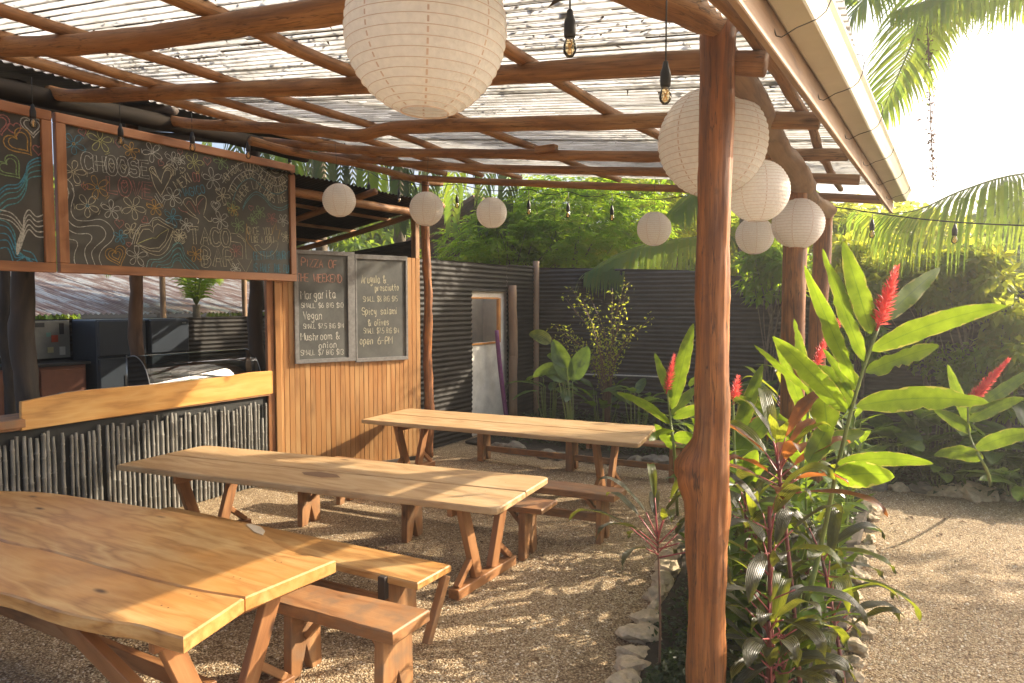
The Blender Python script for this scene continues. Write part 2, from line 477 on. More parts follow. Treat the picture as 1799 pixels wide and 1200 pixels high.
M_PURPLE = plain('purple_tape', (.20, .05, .16), .45, var=.2, scale=30)
M_FOIL = plain('silver_foil_roll', (.6, .6, .58), .3, metal=.8, var=.2, scale=30, bump=.6)
M_ORANGEWOOD = plain('orange_pine', (.55, .24, .06), .5)
M_SOIL = plain('dark_soil', (.045, .032, .02), .95, var=.5, scale=12, bump=1.0)
M_BARK = plain('tree_bark', (.17, .13, .09), .85, var=.45, scale=14, bump=.8)
M_STEMG = plain('green_stem', (.16, .20, .045), .45, var=.25, scale=10)
M_STEMR = plain('maroon_stem', (.16, .045, .035), .5, var=.3, scale=12)
M_STEMB = plain('thin_brown_stem', (.14, .075, .045), .6, var=.3, scale=12)
M_PETIOLE = plain('pink_leaf_stalk', (.34, .08, .075), .4, var=.25, scale=10)
M_THATCH = plain('brown_shingle_roof', (.14, .08, .045), .9, var=.5, scale=8, bump=1)
M_TRUNKPALM = plain('palm_trunk', (.15, .12, .085), .9, var=.4, scale=10, bump=1)

# gravel ground
def gravel_mat():
    m, n, out = mat('gravel_ground')
    p = nd(n, 'ShaderNodeBsdfPrincipled'); tc = nd(n, 'ShaderNodeTexCoord')
    vo = nd(n, 'ShaderNodeTexVoronoi'); vo.inputs['Scale'].default_value = 84; lk(n, tc.outputs['Object'], vo.inputs['Vector'])
    sp = nd(n, 'ShaderNodeSeparateColor'); lk(n, vo.outputs['Color'], sp.inputs[0])
    r = ramp(n, [(.0, (.20, .13, .075)), (.16, (.36, .26, .15)), (.5, (.52, .39, .23)), (.85, (.64, .52, .34)), (1, (.76, .67, .50))]); lk(n, sp.outputs[0], r.inputs[0])
    e = ramp(n, [(.25, (1, 1, 1)), (.75, (.42, .36, .30))]); lk(n, vo.outputs['Distance'], e.inputs[0])
    c = mixc(n, 1.0, r.outputs[0], e.outputs[0], 'MULTIPLY')
    no = nd(n, 'ShaderNodeTexNoise'); no.inputs['Scale'].default_value = 1.3; no.inputs['Detail'].default_value = 7; no.inputs['Roughness'].default_value = .65
    lk(n, tc.outputs['Object'], no.inputs['Vector'])
    r2 = ramp(n, [(.32, (.66, .60, .52)), (.5, (.98, .95, .90)), (.7, (1.14, 1.1, 1.02))]); lk(n, no.outputs[0], r2.inputs[0])
    c = mixc(n, 1.0, c, r2.outputs[0], 'MULTIPLY')
    lk(n, c, p.inputs['Base Color']); p.inputs['Roughness'].default_value = .85
    inv = nd(n, 'ShaderNodeMath', operation='SUBTRACT'); inv.inputs[0].default_value = 1; lk(n, vo.outputs['Distance'], inv.inputs[1])
    lk(n, bumpn(n, inv.outputs[0], .9, .012), p.inputs['Normal']); lk(n, p.outputs[0], out.inputs[0])
    return m
M_GRAVEL = gravel_mat()
def pebble_mat():
    m, n, out = mat('pebble_stone')
    p = nd(n, 'ShaderNodeBsdfPrincipled'); g = nd(n, 'ShaderNodeNewGeometry')
    r = ramp(n, [(.0, (.17, .10, .06)), (.12, (.36, .25, .14)), (.5, (.54, .41, .25)), (.8, (.65, .54, .37)), (1, (.8, .72, .58))]); lk(n, g.outputs['Random Per Island'], r.inputs[0])
    lk(n, r.outputs[0], p.inputs['Base Color']); p.inputs['Roughness'].default_value = .7
    lk(n, p.outputs[0], out.inputs[0]); return m
M_PEBBLE = pebble_mat()
# rusty roof
def rust_mat():
    m, n, out = mat('rusty_zinc_sheet')
    p = nd(n, 'ShaderNodeBsdfPrincipled'); tc = nd(n, 'ShaderNodeTexCoord')
    mp = nd(n, 'ShaderNodeMapping'); mp.inputs['Scale'].default_value = (.5, 3.0, 1); lk(n, tc.outputs['Object'], mp.inputs[0])
    no = nd(n, 'ShaderNodeTexNoise'); no.inputs['Scale'].default_value = 1.5; no.inputs['Detail'].default_value = 8; no.inputs['Roughness'].default_value = .7
    lk(n, mp.outputs[0], no.inputs['Vector'])
    r = ramp(n, [(.38, (.14, .075, .05)), (.5, (.24, .18, .145)), (.56, (.36, .36, .34)), (.75, (.46, .46, .44))]); lk(n, no.outputs[0], r.inputs[0])
    lk(n, r.outputs[0], p.inputs['Base Color']); p.inputs['Roughness'].default_value = .6; lk(n, p.outputs[0], out.inputs[0]); return m
M_RUST = rust_mat()
# clear roof sheet
def roof_mat():
    m, n, out = mat('clear_corrugated_plastic')
    tc = nd(n, 'ShaderNodeTexCoord')
    no = nd(n, 'ShaderNodeTexNoise'); no.inputs['Scale'].default_value = 2.2; no.inputs['Detail'].default_value = 8; no.inputs['Roughness'].default_value = .7
    mp = nd(n, 'ShaderNodeMapping'); mp.inputs['Scale'].default_value = (.8, 2.2, 1); lk(n, tc.outputs['Object'], mp.inputs[0]); lk(n, mp.outputs[0], no.inputs['Vector'])
    dirt0 = ramp(n, [(.34, (.30, .29, .26)), (.5, (.44, .44, .43)), (.64, (.58, .58, .57))]); lk(n, no.outputs[0], dirt0.inputs[0])
    ge = nd(n, 'ShaderNodeNewGeometry'); sx = nd(n, 'ShaderNodeSeparateXYZ'); lk(n, ge.outputs['Position'], sx.inputs[0])
    wv = nd(n, 'ShaderNodeMath', operation='MULTIPLY'); wv.inputs[1].default_value = 2 * PI / .076; lk(n, sx.outputs[1], wv.inputs[0])
    sn_ = nd(n, 'ShaderNodeMath', operation='SINE'); lk(n, wv.outputs[0], sn_.inputs[0])
    n2 = nd(n, 'ShaderNodeTexNoise'); n2.inputs['Scale'].default_value = 1; n2.inputs['Detail'].default_value = 7; n2.inputs['Roughness'].default_value = .75
    m2 = nd(n, 'ShaderNodeMapping'); m2.inputs['Scale'].default_value = (5, 16, 1); lk(n, ge.outputs['Position'], m2.inputs[0]); lk(n, m2.outputs[0], n2.inputs['Vector'])
    ad = nd(n, 'ShaderNodeMath', operation='MULTIPLY_ADD'); ad.inputs[1].default_value = -.55; lk(n, sn_.outputs[0], ad.inputs[0]); lk(n, n2.outputs[0], ad.inputs[2])
    rv = ramp(n, [(.74, (1, 1, 1)), (.98, (.40, .37, .32))]); lk(n, ad.outputs[0], rv.inputs[0])
    class _O: pass
    dirt = _O(); dirt.outputs = [mixc(n, 1.0, dirt0.outputs[0], rv.outputs[0], 'MULTIPLY')]
    tr = nd(n, 'ShaderNodeBsdfTransparent'); lk(n, dirt.outputs[0], tr.inputs[0])
    tl = nd(n, 'ShaderNodeBsdfTranslucent'); lk(n, dirt.outputs[0], tl.inputs[0])
    gl = nd(n, 'ShaderNodeBsdfPrincipled'); gl.inputs['Base Color'].default_value = (.6, .6, .58, 1); gl.inputs['Roughness'].default_value = .3
    a = nd(n, 'ShaderNodeMixShader'); a.inputs[0].default_value = .72; lk(n, tr.outputs[0], a.inputs[1]); lk(n, tl.outputs[0], a.inputs[2])
    b = nd(n, 'ShaderNodeMixShader'); b.inputs[0].default_value = .16; lk(n, a.outputs[0], b.inputs[1]); lk(n, gl.outputs[0], b.inputs[2])
    lk(n, b.outputs[0], out.inputs[0]); return m
M_ROOF = roof_mat()
def paper_mat(name='rice_paper', col=(.97, .955, .92)):
    m, n, out = mat(name)
    tc = nd(n, 'ShaderNodeTexCoord')
    no = nd(n, 'ShaderNodeTexNoise'); no.inputs['Scale'].default_value = 14; no.inputs['Detail'].default_value = 6
    lk(n, tc.outputs['Object'], no.inputs['Vector'])
    r = ramp(n, [(.3, tuple(x * .9 for x in col)), (.7, col)]); lk(n, no.outputs[0], r.inputs[0])
    d = nd(n, 'ShaderNodeBsdfDiffuse'); t = nd(n, 'ShaderNodeBsdfTranslucent')
    lk(n, r.outputs[0], d.inputs[0]); lk(n, r.outputs[0], t.inputs[0])
    b = bumpn(n, no.outputs[0], .5, .01); lk(n, b, d.inputs['Normal']); lk(n, b, t.inputs['Normal'])
    x = nd(n, 'ShaderNodeMixShader'); x.inputs[0].default_value = .5
    lk(n, d.outputs[0], x.inputs[1]); lk(n, t.outputs[0], x.inputs[2]); lk(n, x.outputs[0], out.inputs[0]); return m
M_PAPER = paper_mat()
M_RIB = plain('bamboo_rib', (.66, .52, .43), .6, var=.1)
def glass_mat(name, tint, amt=.85, rough=.05):
    m, n, out = mat(name)
    tr = nd(n, 'ShaderNodeBsdfTransparent'); tr.inputs[0].default_value = (*tint, 1)
    gl = nd(n, 'ShaderNodeBsdfGlossy'); gl.inputs['Roughness'].default_value = rough
    fr = nd(n, 'ShaderNodeFresnel'); fr.inputs[0].default_value = 1.5
    ad = nd(n, 'ShaderNodeMath', operation='ADD'); ad.inputs[1].default_value = 1 - amt; lk(n, fr.outputs[0], ad.inputs[0])
    x = nd(n, 'ShaderNodeMixShader'); lk(n, ad.outputs[0], x.inputs[0]); lk(n, tr.outputs[0], x.inputs[1]); lk(n, gl.outputs[0], x.inputs[2])
    lk(n, x.outputs[0], out.inputs[0]); return m
M_GLASS = glass_mat('clear_glass', (.62, .68, .66), .82, .03)
M_BULB = glass_mat('bulb_glass', (.95, .85, .62), .93)
M_FIL = plain('filament_amber', (.75, .5, .2), .5)
# chalk: colour from attribute 'ccol'
def chalk_mat():
    m, n, out = mat('chalk_line')
    p = nd(n, 'ShaderNodeBsdfPrincipled'); a = nd(n, 'ShaderNodeAttribute', attribute_name='ccol')
    tc = nd(n, 'ShaderNodeTexCoord'); no = nd(n, 'ShaderNodeTexNoise'); no.inputs['Scale'].default_value = 60; no.inputs['Detail'].default_value = 3
    lk(n, tc.outputs['Object'], no.inputs['Vector'])
    r = ramp(n, [(.3, (.45, .45, .45)), (.6, (1, 1, 1))]); lk(n, no.outputs[0], r.inputs[0])
    c = mixc(n, 1.0, a.outputs['Color'], r.outputs[0], 'MULTIPLY')
    lk(n, c, p.inputs['Base Color']); p.inputs['Roughness'].default_value = .95; lk(n, p.outputs[0], out.inputs[0]); return m
M_CHALK = chalk_mat()
M_BOARD = plain('chalkboard_slate', (.036, .034, .029), .6, var=.35, scale=2.5, dirt=(.075, .07, .06), dirt_amt=.6)
M_BOARD2 = plain('dusty_chalkboard', (.055, .058, .055), .65, var=.3, scale=3, dirt=(.14, .135, .12), dirt_amt=.7)

L_GINGER = leafmat('ginger_leaf', (.045, .105, .012), (.075, .14, .014), (.27, .45, .025), .56, .42, spec=.4, edge=(.26, .25, .05))
L_DARKGREEN = leafmat('dark_glossy_leaf', (.038, .09, .02), (.06, .12, .03), (.22, .40, .03), .38, .24, spec=.8)
L_GREEN = leafmat('mid_green_leaf', (.055, .12, .02), (.085, .15, .026), (.28, .46, .04), .46, .28, spec=.65)
L_CORD = leafmat('cordyline_leaf_dark', (.032, .055, .02), (.058, .046, .030), (.20, .24, .03), .32, .30, spec=.6, pleat=True)
L_CORDG = leafmat('cordyline_leaf_green', (.05, .095, .02), (.08, .11, .02), (.36, .46, .04), .5, .35, pleat=True)
L_CORDO = leafmat('cordyline_leaf_orange', (.12, .05, .03), (.18, .075, .03), (.50, .20, .05), .42, .4)
L_BRIGHT = leafmat('bright_tree_leaf', (.08, .16, .015), (.12, .22, .02), (.40, .64, .04), .6, .5, vein=False)
L_BRIGHT2 = leafmat('yellow_green_tree_leaf', (.12, .18, .02), (.18, .24, .03), (.56, .68, .07), .6, .5, vein=False)
L_HEDGE = leafmat('hedge_leaf', (.035, .08, .014), (.09, .15, .03), (.30, .48, .04), .52, .45, vein=False)
L_PALM = leafmat('palm_leaflet', (.06, .12, .022), (.09, .16, .03), (.34, .52, .06), .58, .42, vein=False)
L_PALMD = leafmat('palm_leaflet_dark', (.022, .045, .014), (.045, .07, .02), (.12, .2, .03), .4, .45, vein=False)
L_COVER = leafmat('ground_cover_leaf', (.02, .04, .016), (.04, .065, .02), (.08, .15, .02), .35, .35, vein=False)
L_DRY = leafmat('dry_leaf_litter', (.10, .055, .025), (.16, .09, .04), (.16, .08, .03), .2, .8, vein=False)
M_LITTER = plain('dark_leaf_litter', (.045, .03, .018), .9, var=.5, scale=30)
M_BRACT = leafmat('red_ginger_bract', (.45, .055, .06), (.66, .13, .13), (.90, .18, .17), .42, .5, vein=False)

# ------------------------------------------------------------------ ground
mb = MB()
mb.add([(-90, -40, 0), (90, -40, 0), (90, 140, 0), (-90, 140, 0)], [(0, 1, 2, 3)])
tag(mb.build('gravel_ground', M_GRAVEL), kind='structure')

def scatter_pebbles():
    # small stones over the gravel in the open part of the yard
    base = np.array([(1, 0, -.1), (.3, .9, -.1), (-.8, .5, 0), (-.7, -.6, -.1), (.4, -.9, 0), (.1, 0, .62), (-.2, .1, -.5)], float)
    fac = np.array([(0, 1, 5), (1, 2, 5), (2, 3, 5), (3, 4, 5), (4, 0, 5)])
    N = 110000
    # density falls with distance
    r = 1.2 + 8.2 * RNG.random(N) ** 1.25
    a = YAW + math.radians(40) - RNG.random(N) * math.radians(80)
    x = -np.sin(a) * r; y = np.cos(a) * r
    ok = ~((x > -1.75) & (x < -.4) & (y > 2.6) & (y < 8.7)) & (x > -6.6) & (y < 9)
    x = x[ok]; y = y[ok]; n = len(x)
    s = RNG.uniform(.004, .009, n) * (1 + .5 * (RNG.random(n) > .96))
    th = RNG.random(n) * 2 * PI; c, sn = np.cos(th), np.sin(th)
    sc = RNG.uniform(.6, 1.25, (n, 3))
    B = base[None] * s[:, None, None] * sc[:, None, :]
    X = B[..., 0] * c[:, None] - B[..., 1] * sn[:, None] + x[:, None]
    Y = B[..., 0] * sn[:, None] + B[..., 1] * c[:, None] + y[:, None]
    Z = B[..., 2] + .0015
    Vv = np.stack([X, Y, Z], -1)[:, :6].reshape(-1, 3)
    F = (fac[None] + (np.arange(n) * 6)[:, None, None]).reshape(-1, 3)
    fast_mesh('loose_pebbles', Vv, F, M_PEBBLE, kind='stuff', label='loose cream and brown pebbles strewn over the gravel yard', cat='gravel')

def fast_mesh(name, Vv, F, m, parent=None, kind=None, label=None, cat=None, G=None, smooth=False, group=None, base=None):
    k = F.shape[1]
    if parent is not None: off = OFF[parent.name]
    elif base is not None: off = np.array(base, float)
    else: off = V3(Vv[:, 0].mean(), Vv[:, 1].mean(), Vv[:, 2].min())
    me = bpy.data.meshes.new(name)
    me.vertices.add(len(Vv)); me.vertices.foreach_set('co', (Vv - off).astype(np.float32).ravel())
    me.loops.add(F.size); me.loops.foreach_set('vertex_index', F.astype(np.int32).ravel())
    me.polygons.add(len(F)); me.polygons.foreach_set('loop_start', np.arange(0, F.size, k, dtype=np.int32))
    me.polygons.foreach_set('loop_total', np.full(len(F), k, dtype=np.int32))
    if G is not None:
        a = me.attributes.new('g', 'FLOAT_VECTOR', 'POINT'); a.data.foreach_set('vector', G.astype(np.float32).ravel())
    me.materials.append(m); me.update(calc_edges=True); me.validate()
    if smooth: me.polygons.foreach_set('use_smooth', np.ones(len(F), bool))
    o = bpy.data.objects.new(name, me); COL.objects.link(o)
    if parent is not None: o.parent = parent
    else: o.location = off
    OFF[o.name] = off
    return tag(o, label, cat, group, kind)
scatter_pebbles()

# leaves as quads: arrays of base, direction, normal
def leaf_cloud(P, Dr, Nr, L, Wd, fold=.25, droop=.0):
    """P base (n,3), Dr dir, Nr normal, L, Wd arrays -> verts, tri faces (diamond folded on the midrib)"""
    n = len(P)
    Dr = Dr / np.linalg.norm(Dr, axis=1)[:, None]
    Sd = np.cross(Dr, Nr); Sd /= np.linalg.norm(Sd, axis=1)[:, None] + 1e-9
    Nn = np.cross(Sd, Dr)
    L = L[:, None]; Wd = Wd[:, None]
    a = P
    m = P + Dr * L * .45 + Nn * L * .03
    t = P + Dr * L - Nn * L * droop
    l = P + Dr * L * .42 + Sd * Wd * .5 + Nn * Wd * fold
    r = P + Dr * L * .42 - Sd * Wd * .5 + Nn * Wd * fold
    Vv = np.stack([a, l, t, r, m], 1).reshape(-1, 3)
    fac = np.array([(0, 4, 1), (4, 2, 1), (0, 3, 4), (3, 2, 4)])
    F = (fac[None] + (np.arange(n) * 5)[:, None, None]).reshape(-1, 3)
    return Vv, F
def rnd_unit(n):
    v = RNG.normal(size=(n, 3)); return v / np.linalg.norm(v, axis=1)[:, None]

# ------------------------------------------------------------------ big leaf as its own mesh
def big_leaf(name, base, tip, width, sag=None, normal=(0, 0, 1), m=None, parent=None, nu=12, ragged=0.0, fold=.18, prof=None, wave=.0, curl=0.0, thick=None):
    base = V3(*base); tip = V3(*tip)
    ln = np.linalg.norm(tip - base)
    sag = V3(0, 0, .12 * ln) if sag is None else V3(*sag)
    c = (base + tip) / 2 + sag
    vs = []; gs = []; fs = []
    t = np.linspace(0, 1, nu + 1)
    pts = ((1 - t) ** 2)[:, None] * base + (2 * t * (1 - t))[:, None] * c + (t ** 2)[:, None] * tip
    T = np.gradient(pts, axis=0); T /= np.linalg.norm(T, axis=1)[:, None]
    rs = random.random() * 50
    nrm = V3(*normal)
    for i in range(nu + 1):
        s = t[i]
        w_ = width * .5 * ((math.sin(PI * min(1, s ** .75)) ** .62) if prof is None else prof(s))
        if i == nu: w_ = 0.0005
        sd = unit(np.cross(T[i], nrm)); nn = unit(np.cross(sd, T[i]))
        for k, q in enumerate((-1, -.5, 0, .5, 1)):
            ww = w_
            if ragged and abs(q) == 1 and 0 < i < nu:
                ww *= 1 - ragged * max(0, noise.noise(Vector((s * 9 + rs, q * 5, rs))) + .25) * random.uniform(.5, 1.3)
            p = pts[i] + sd * ww * q + nn * (abs(q) * fold * w_ + wave * w_ * math.sin(s * 17 + rs + q * 2) * abs(q) - curl * w_ * q * q)
            vs.append(p); gs.append((s, q, rs))
    for i in range(nu):
        for k in range(4):
            a = i * 5 + k
            fs.append((a, a + 1, a + 6, a + 5))
    b = MB(); b.add(vs, fs, gs)
    return b.build(name, m, parent, smooth=True)

# ------------------------------------------------------------------ fences
def corrugated(mb, p0, p1, z0, z1, pitch=.076, amp=.009, along='h', step=6, zt1=None, nrm=None, hseg=1):
    """sheet from p0 to p1 (xy); horizontal corrugations stacked in z"""
    p0 = V3(*p0, 0); p1 = V3(*p1, 0)
    d = unit(p1 - p0); n_ = np.cross(d, V3(0, 0, 1)) if nrm is None else V3(*nrm)
    zt1 = z1 if zt1 is None else zt1
    nz = int((max(z1, zt1) - z0) / pitch * step)
    vs = []; fs = []
    ph = random.random() * 6
    for i in range(nz + 1):
        for k in range(hseg + 1):
            f = k / hseg
            top = z1 + (zt1 - z1) * f
            z = min(top, z0 + (max(z1, zt1) - z0) * i / nz)
            dent = .006 * noise.noise(Vector((f * 3 + ph, z * 1.3, ph)))
            p = p0 + (p1 - p0) * f + n_ * (amp * math.sin(2 * PI * z / pitch) + dent) + V3(0, 0, z)
            vs.append(p)
    for i in range(nz):
        for k in range(hseg):
            a = i * (hseg + 1) + k
            fs.append((a, a + 1, a + hseg + 2, a + hseg + 1))
    mb.add(vs, fs)

FX = -6.2
fn = thing('corrugated_fence', (FX, 9.6, 0), 'black corrugated iron fence beside the wooden panel wall with white doorway', 'fence')
zt = lambda y: 2.80 + (y - 8.1) * .018
for (y0, y1) in ((7.86, 9.33), (10.42, 11.46)):
    zs = 0.02
    k = 0
    while zs < 2.7:
        ze = min(zs + .80, zt(y0)); last = ze >= zt(y0) - .01
        b = MB(); corrugated(b, (FX + .006 * (k % 2), y0), (FX + .006 * (k % 2), y1), zs, ze, hseg=6, zt1=(zt(y1) if last else None))
        b.build('iron_sheet', M_CORR, fn, smooth=True); zs = ze - .04 if not last else 9; k += 1
b = MB(); corrugated(b, (FX + .003, 9.33), (FX + .003, 10.42), 2.37, zt(9.33), hseg=4); b.build('iron_sheet', M_CORR, fn, smooth=True)
b = MB(); tube(b, [(FX + .07, 10.52, 0), (FX + .08, 10.50, 1.1), (FX + .07, 10.53, 1.35), (FX + .06, 10.5, 2.48)], .075, seg=12, n=20, bump=.12); b.build('gate_post', W_GREY, fn, smooth=True)
b = MB(); tube(b, [(FX + .02, 11.44, 0), (FX + .03, 11.43, 2.95)], .06, seg=10, n=10, bump=.1); b.build('corner_post', W_GREY, fn, smooth=True)

FY = 11.55
fb = thing('corrugated_fence', (-1, FY, 0), 'long black corrugated iron fence along the back of the yard behind the plants', 'fence')
tops = [(-6.25, 2.84), (-4.9, 2.79), (-3.4, 2.72), (-1.9, 2.5), (-.4, 2.42), (1.2, 2.40), (2.8, 2.42), (4.4, 2.4), (6.0, 2.4), (7.6, 2.4)]
for (xa, za), (xb, zb) in zip(tops[:-1], tops[1:]):
    zs = 0.02; k = 0
    while True:
        ze = zs + .82
        last = ze > min(za, zb) - .12
        if last: ze = za
        b = MB(); corrugated(b, (xa, FY + .005 * k), (xb + .03, FY + .005 * k), zs, ze, hseg=6, zt1=zb if last else None, nrm=(0, -1, 0), amp=.015)
        b.build('iron_sheet', M_CORR2, fb, smooth=True)
        if last: break
        zs = ze - .04; k += 1
for x in (-4.9, -1.9, 1.2, 4.4):
    b = MB(); tube(b, [(x, FY + .09, 0), (x, FY + .09, 2.3)], .05, seg=8, n=6, bump=.1); b.build('fence_post', W_GREY, fb, smooth=True)
b = MB(); tube(b, [on(1005, 657, 1, FY - .05), on(1080, 659, 1, FY - .05), on(1160, 662, 1, FY - .05)], .014, seg=6, n=6)
tag(b.build('water_pipe', M_WHITE, smooth=True), 'thin white pipe running along the back iron fence behind the young plants', 'pipe')

# white room seen through the doorway
rm = thing('white_booth', (FX - .5, 9.9, 0), 'white plastered booth with an open hatch behind the gap in the iron fence', 'booth')
X0 = FX - .10
def yz_box(mbx, x, y0, y1, z0, z1, t, ch=.004):
    cbox(mbx, (x, (y0 + y1) / 2, (z0 + z1) / 2), ((0, 1, 0), (0, 0, 1), (1, 0, 0)), ((y1 - y0) / 2, (z1 - z0) / 2, t / 2), ch)
hy0, hy1, hz0, hz1 = 9.34, 10.28, 1.52, 2.24
b = MB()
yz_box(b, X0, 9.2, 10.6, .0, hz0, .05); yz_box(b, X0, 9.2, 10.6, hz1, 2.68, .05)
yz_box(b, X0, hy1, 10.6, hz0, hz1, .05); yz_box(b, X0, 9.2, hy0, hz0, hz1, .05)
b.build('front_wall', M_WHITE, rm)
b = MB(); yz_box(b, X0 - .9, 9.0, 11.2, 0, 2.6, .05); cbox(b, (X0 - .45, 11.2, 1.35), ((1, 0, 0), (0, 1, 0), (0, 0, 1)), (.45, .025, 1.35)); b.build('back_wall', M_CREAM, rm)
fr = MB(); yz_box(fr, X0 + .035, hy1 - .06, hy1 + .01, hz0 - .02, hz1 + .02, .05); yz_box(fr, X0 + .035, hy0, hy1 - .06, hz0 - .03, hz0 + .0, .05); yz_box(fr, X0 + .035, hy0, hy1 - .06, hz1 - .0, hz1 + .03, .05)
fr.build('hatch_frame', M_ORANGEWOOD, rm)
b = MB(); tube(b, [(FX + .10, 9.92, 1.72), (FX + .13, 10.0, 1.0), (FX + .2, 10.10, .13)], [.035, .038, .04], seg=10, n=12)
tag(b.build('taped_pipe', M_PURPLE, smooth=True), 'purple wrapped pipe leaning in the white doorway', 'pipe')
b = MB(); tube(b, [(FX + .22, 9.55, .14), (FX + .18, 9.95, .05), (FX + .16, 10.3, .10)], .055, seg=10, n=14, bump=.3, freq=20)
tag(b.build('foil_duct', M_FOIL, smooth=True), 'crumpled silver duct lying at the foot of the white doorway', 'duct')

# ------------------------------------------------------------------ panel wall
A = V3(-6.73, 5.88, 0); B = V3(-6.0, 7.73, 0)
wu = unit(B - A); wl = np.linalg.norm(B - A); wn = V3(wu[1], -wu[0], 0)
pw = thing('panel_wall', (A + B) / 2, 'honey coloured wooden wall of narrow upright planks carrying the two pizza chalkboards', 'wall')
b = MB(); cbox(b, (A + B) / 2 - wn * .05 + V3(0, 0, 1.38), (wu, wn, V3(0, 0, 1)), (wl / 2, .03, 1.38)); b.build('backing', W_DARK, pw)
npl = 30; pwid = wl / npl
for i in range(npl):
    b = MB()
    c = A + wu * (i + .5) * pwid + V3(0, 0, 1.40 - .01 * 0)
    cbox(b, c + wn * U(-.0015, .0015) + V3(0, 0, U(-.004, .004)), (V3(0, 0, 1), wu, wn), (1.385, pwid / 2 - .0015, .011), .004)
    b.build('plank', W_PANEL, pw)
b = MB(); cbox(b, A - wu * .02 + wn * .03 + V3(0, 0, 1.40), (V3(0, 0, 1), wu, wn), (1.40, .035, .05), .005); b.build('corner_board', W_PANEL, pw)
b = MB(); cbox(b, A - wu * .105 + wn * .02 + V3(0, 0, 1.38), (V3(0, 0, 1), wu, wn), (1.38, .04, .04), .005); b.build('corner_board', W_FRAME, pw)
b = MB(); cbox(b, (A + B) / 2 + wn * .012 + V3(0, 0, .02), (wu, wn, V3(0, 0, 1)), (wl / 2, .02, .03), .005); b.build('skirting', W_DARK, pw)

# ------------------------------------------------------------------ chalk drawing tools
FONT = {
 'A': '02284 2|1434', 'B': '0208384736252|0525343 4342|', }
# stroke font: pairs x(0-4) y(0-9); baseline 2, x-height 6, capitals 8
FS = {
 'A': '02 28 42|14 34', 'B': '02 08 28 37 36 25 05|25 34 33 22 02', 'C': '47 38 18 06 04 12 32 43', 'D': '02 08 28 46 44 22 02',
 'E': '48 08 02 42|05 35', 'F': '48 08 02|05 35', 'G': '47 38 18 06 04 12 32 43 45 25', 'H': '02 08|42 48|05 45', 'I': '22 28',
 'J': '48 43 32 12 03', 'K': '02 08|48 05 42', 'L': '08 02 42', 'M': '02 08 25 48 42', 'N': '02 08 42 48', 'O': '18 06 04 12 32 44 46 38 18',
 'P': '02 08 38 47 46 35 05', 'Q': '18 06 04 12 32 44 46 38 18|33 41', 'R': '02 08 38 47 46 35 05|25 42', 'S': '47 38 18 07 06 15 35 44 43 32 12 03',
 'T': '08 48|28 22', 'U': '08 03 12 32 43 48', 'V': '08 22 48', 'W': '08 12 26 32 48', 'X': '08 42|48 02', 'Y': '08 25 48|25 22', 'Z': '08 48 02 42',
 'a': '36 16 05 03 12 22 34|36 34 33 42', 'b': '08 02|05 16 26 35 33 22 12 03', 'c': '35 26 16 05 03 12 22 33', 'd': '38 32|35 26 16 05 03 12 22 33',
 'e': '04 34 35 26 16 05 03 12 22 33', 'f': '37 28 17 12|06 26', 'g': '36 16 05 04 13 23 35|36 31 20 10 01', 'h': '08 02|05 16 26 35 32',
 'i': '16 12 22|17 18', 'j': '26 21 10 01|27 28', 'k': '08 02|36 04 32', 'l': '18 13 22', 'm': '06 02|05 16 25 22|25 36 45 42', 'n': '06 02|05 16 26 35 32',
 'o': '16 05 03 12 22 33 35 26 16', 'p': '06 00|05 16 26 35 33 22 12 03', 'q': '36 30|35 26 16 05 03 12 22 33', 'r': '06 02|04 16 26', 's': '35 26 16 05 14 24 33 22 12 03',
 't': '18 13 22 32|06 36', 'u': '06 03 12 22 33|36 33 42', 'v': '06 12 36', 'w': '06 12 25 32 46', 'x': '06 32|36 02', 'y': '06 04 13 23 35|36 31 20 10', 'z': '06 36 02 32',
 '0': '18 06 04 12 32 44 46 38 18', '1': '17 28 22', '2': '07 18 38 47 46 02 42', '3': '07 18 38 47 46 25 44 43 32 12 03', '4': '32 38 04 44',
 '5': '48 08 05 35 44 43 32 02', '6': '38 16 04 12 32 43 44 35 15 04', '7': '08 48 12', '8': '25 07 18 38 47 25 03 12 32 43 25', '9': '32 46 38 18 07 06 15 35 46',
 '&': '42 06 07 18 27 16 03 12 22 45', '$': '47 38 18 07 06 15 35 44 43 32 12 03|29 21', '-': '05 35', '.': '12 13', '\'': '18 17', ' ': ''}
SMOOTH = set('BCDGJOPQRSU0235689&$abcdefghjmnopqrstuy')
def glyph(ch):
    out = []
    for st in FS.get(ch, '').split('|'):
        p = [(int(q[0]) / 4, (int(q[1]) - 2) / 6) for q in st.split()]
        if len(p) > 1:
            if ch in SMOOTH and len(p) > 3: p = [tuple(q) for q in resample(p, len(p) * 3)]
            out.append(p)
    return out
def gwidth(ch):
    if ch in "il1.'I": return .55
    if ch in 'mMwW': return 1.2
    return .9 if ch.islower() else 1.0

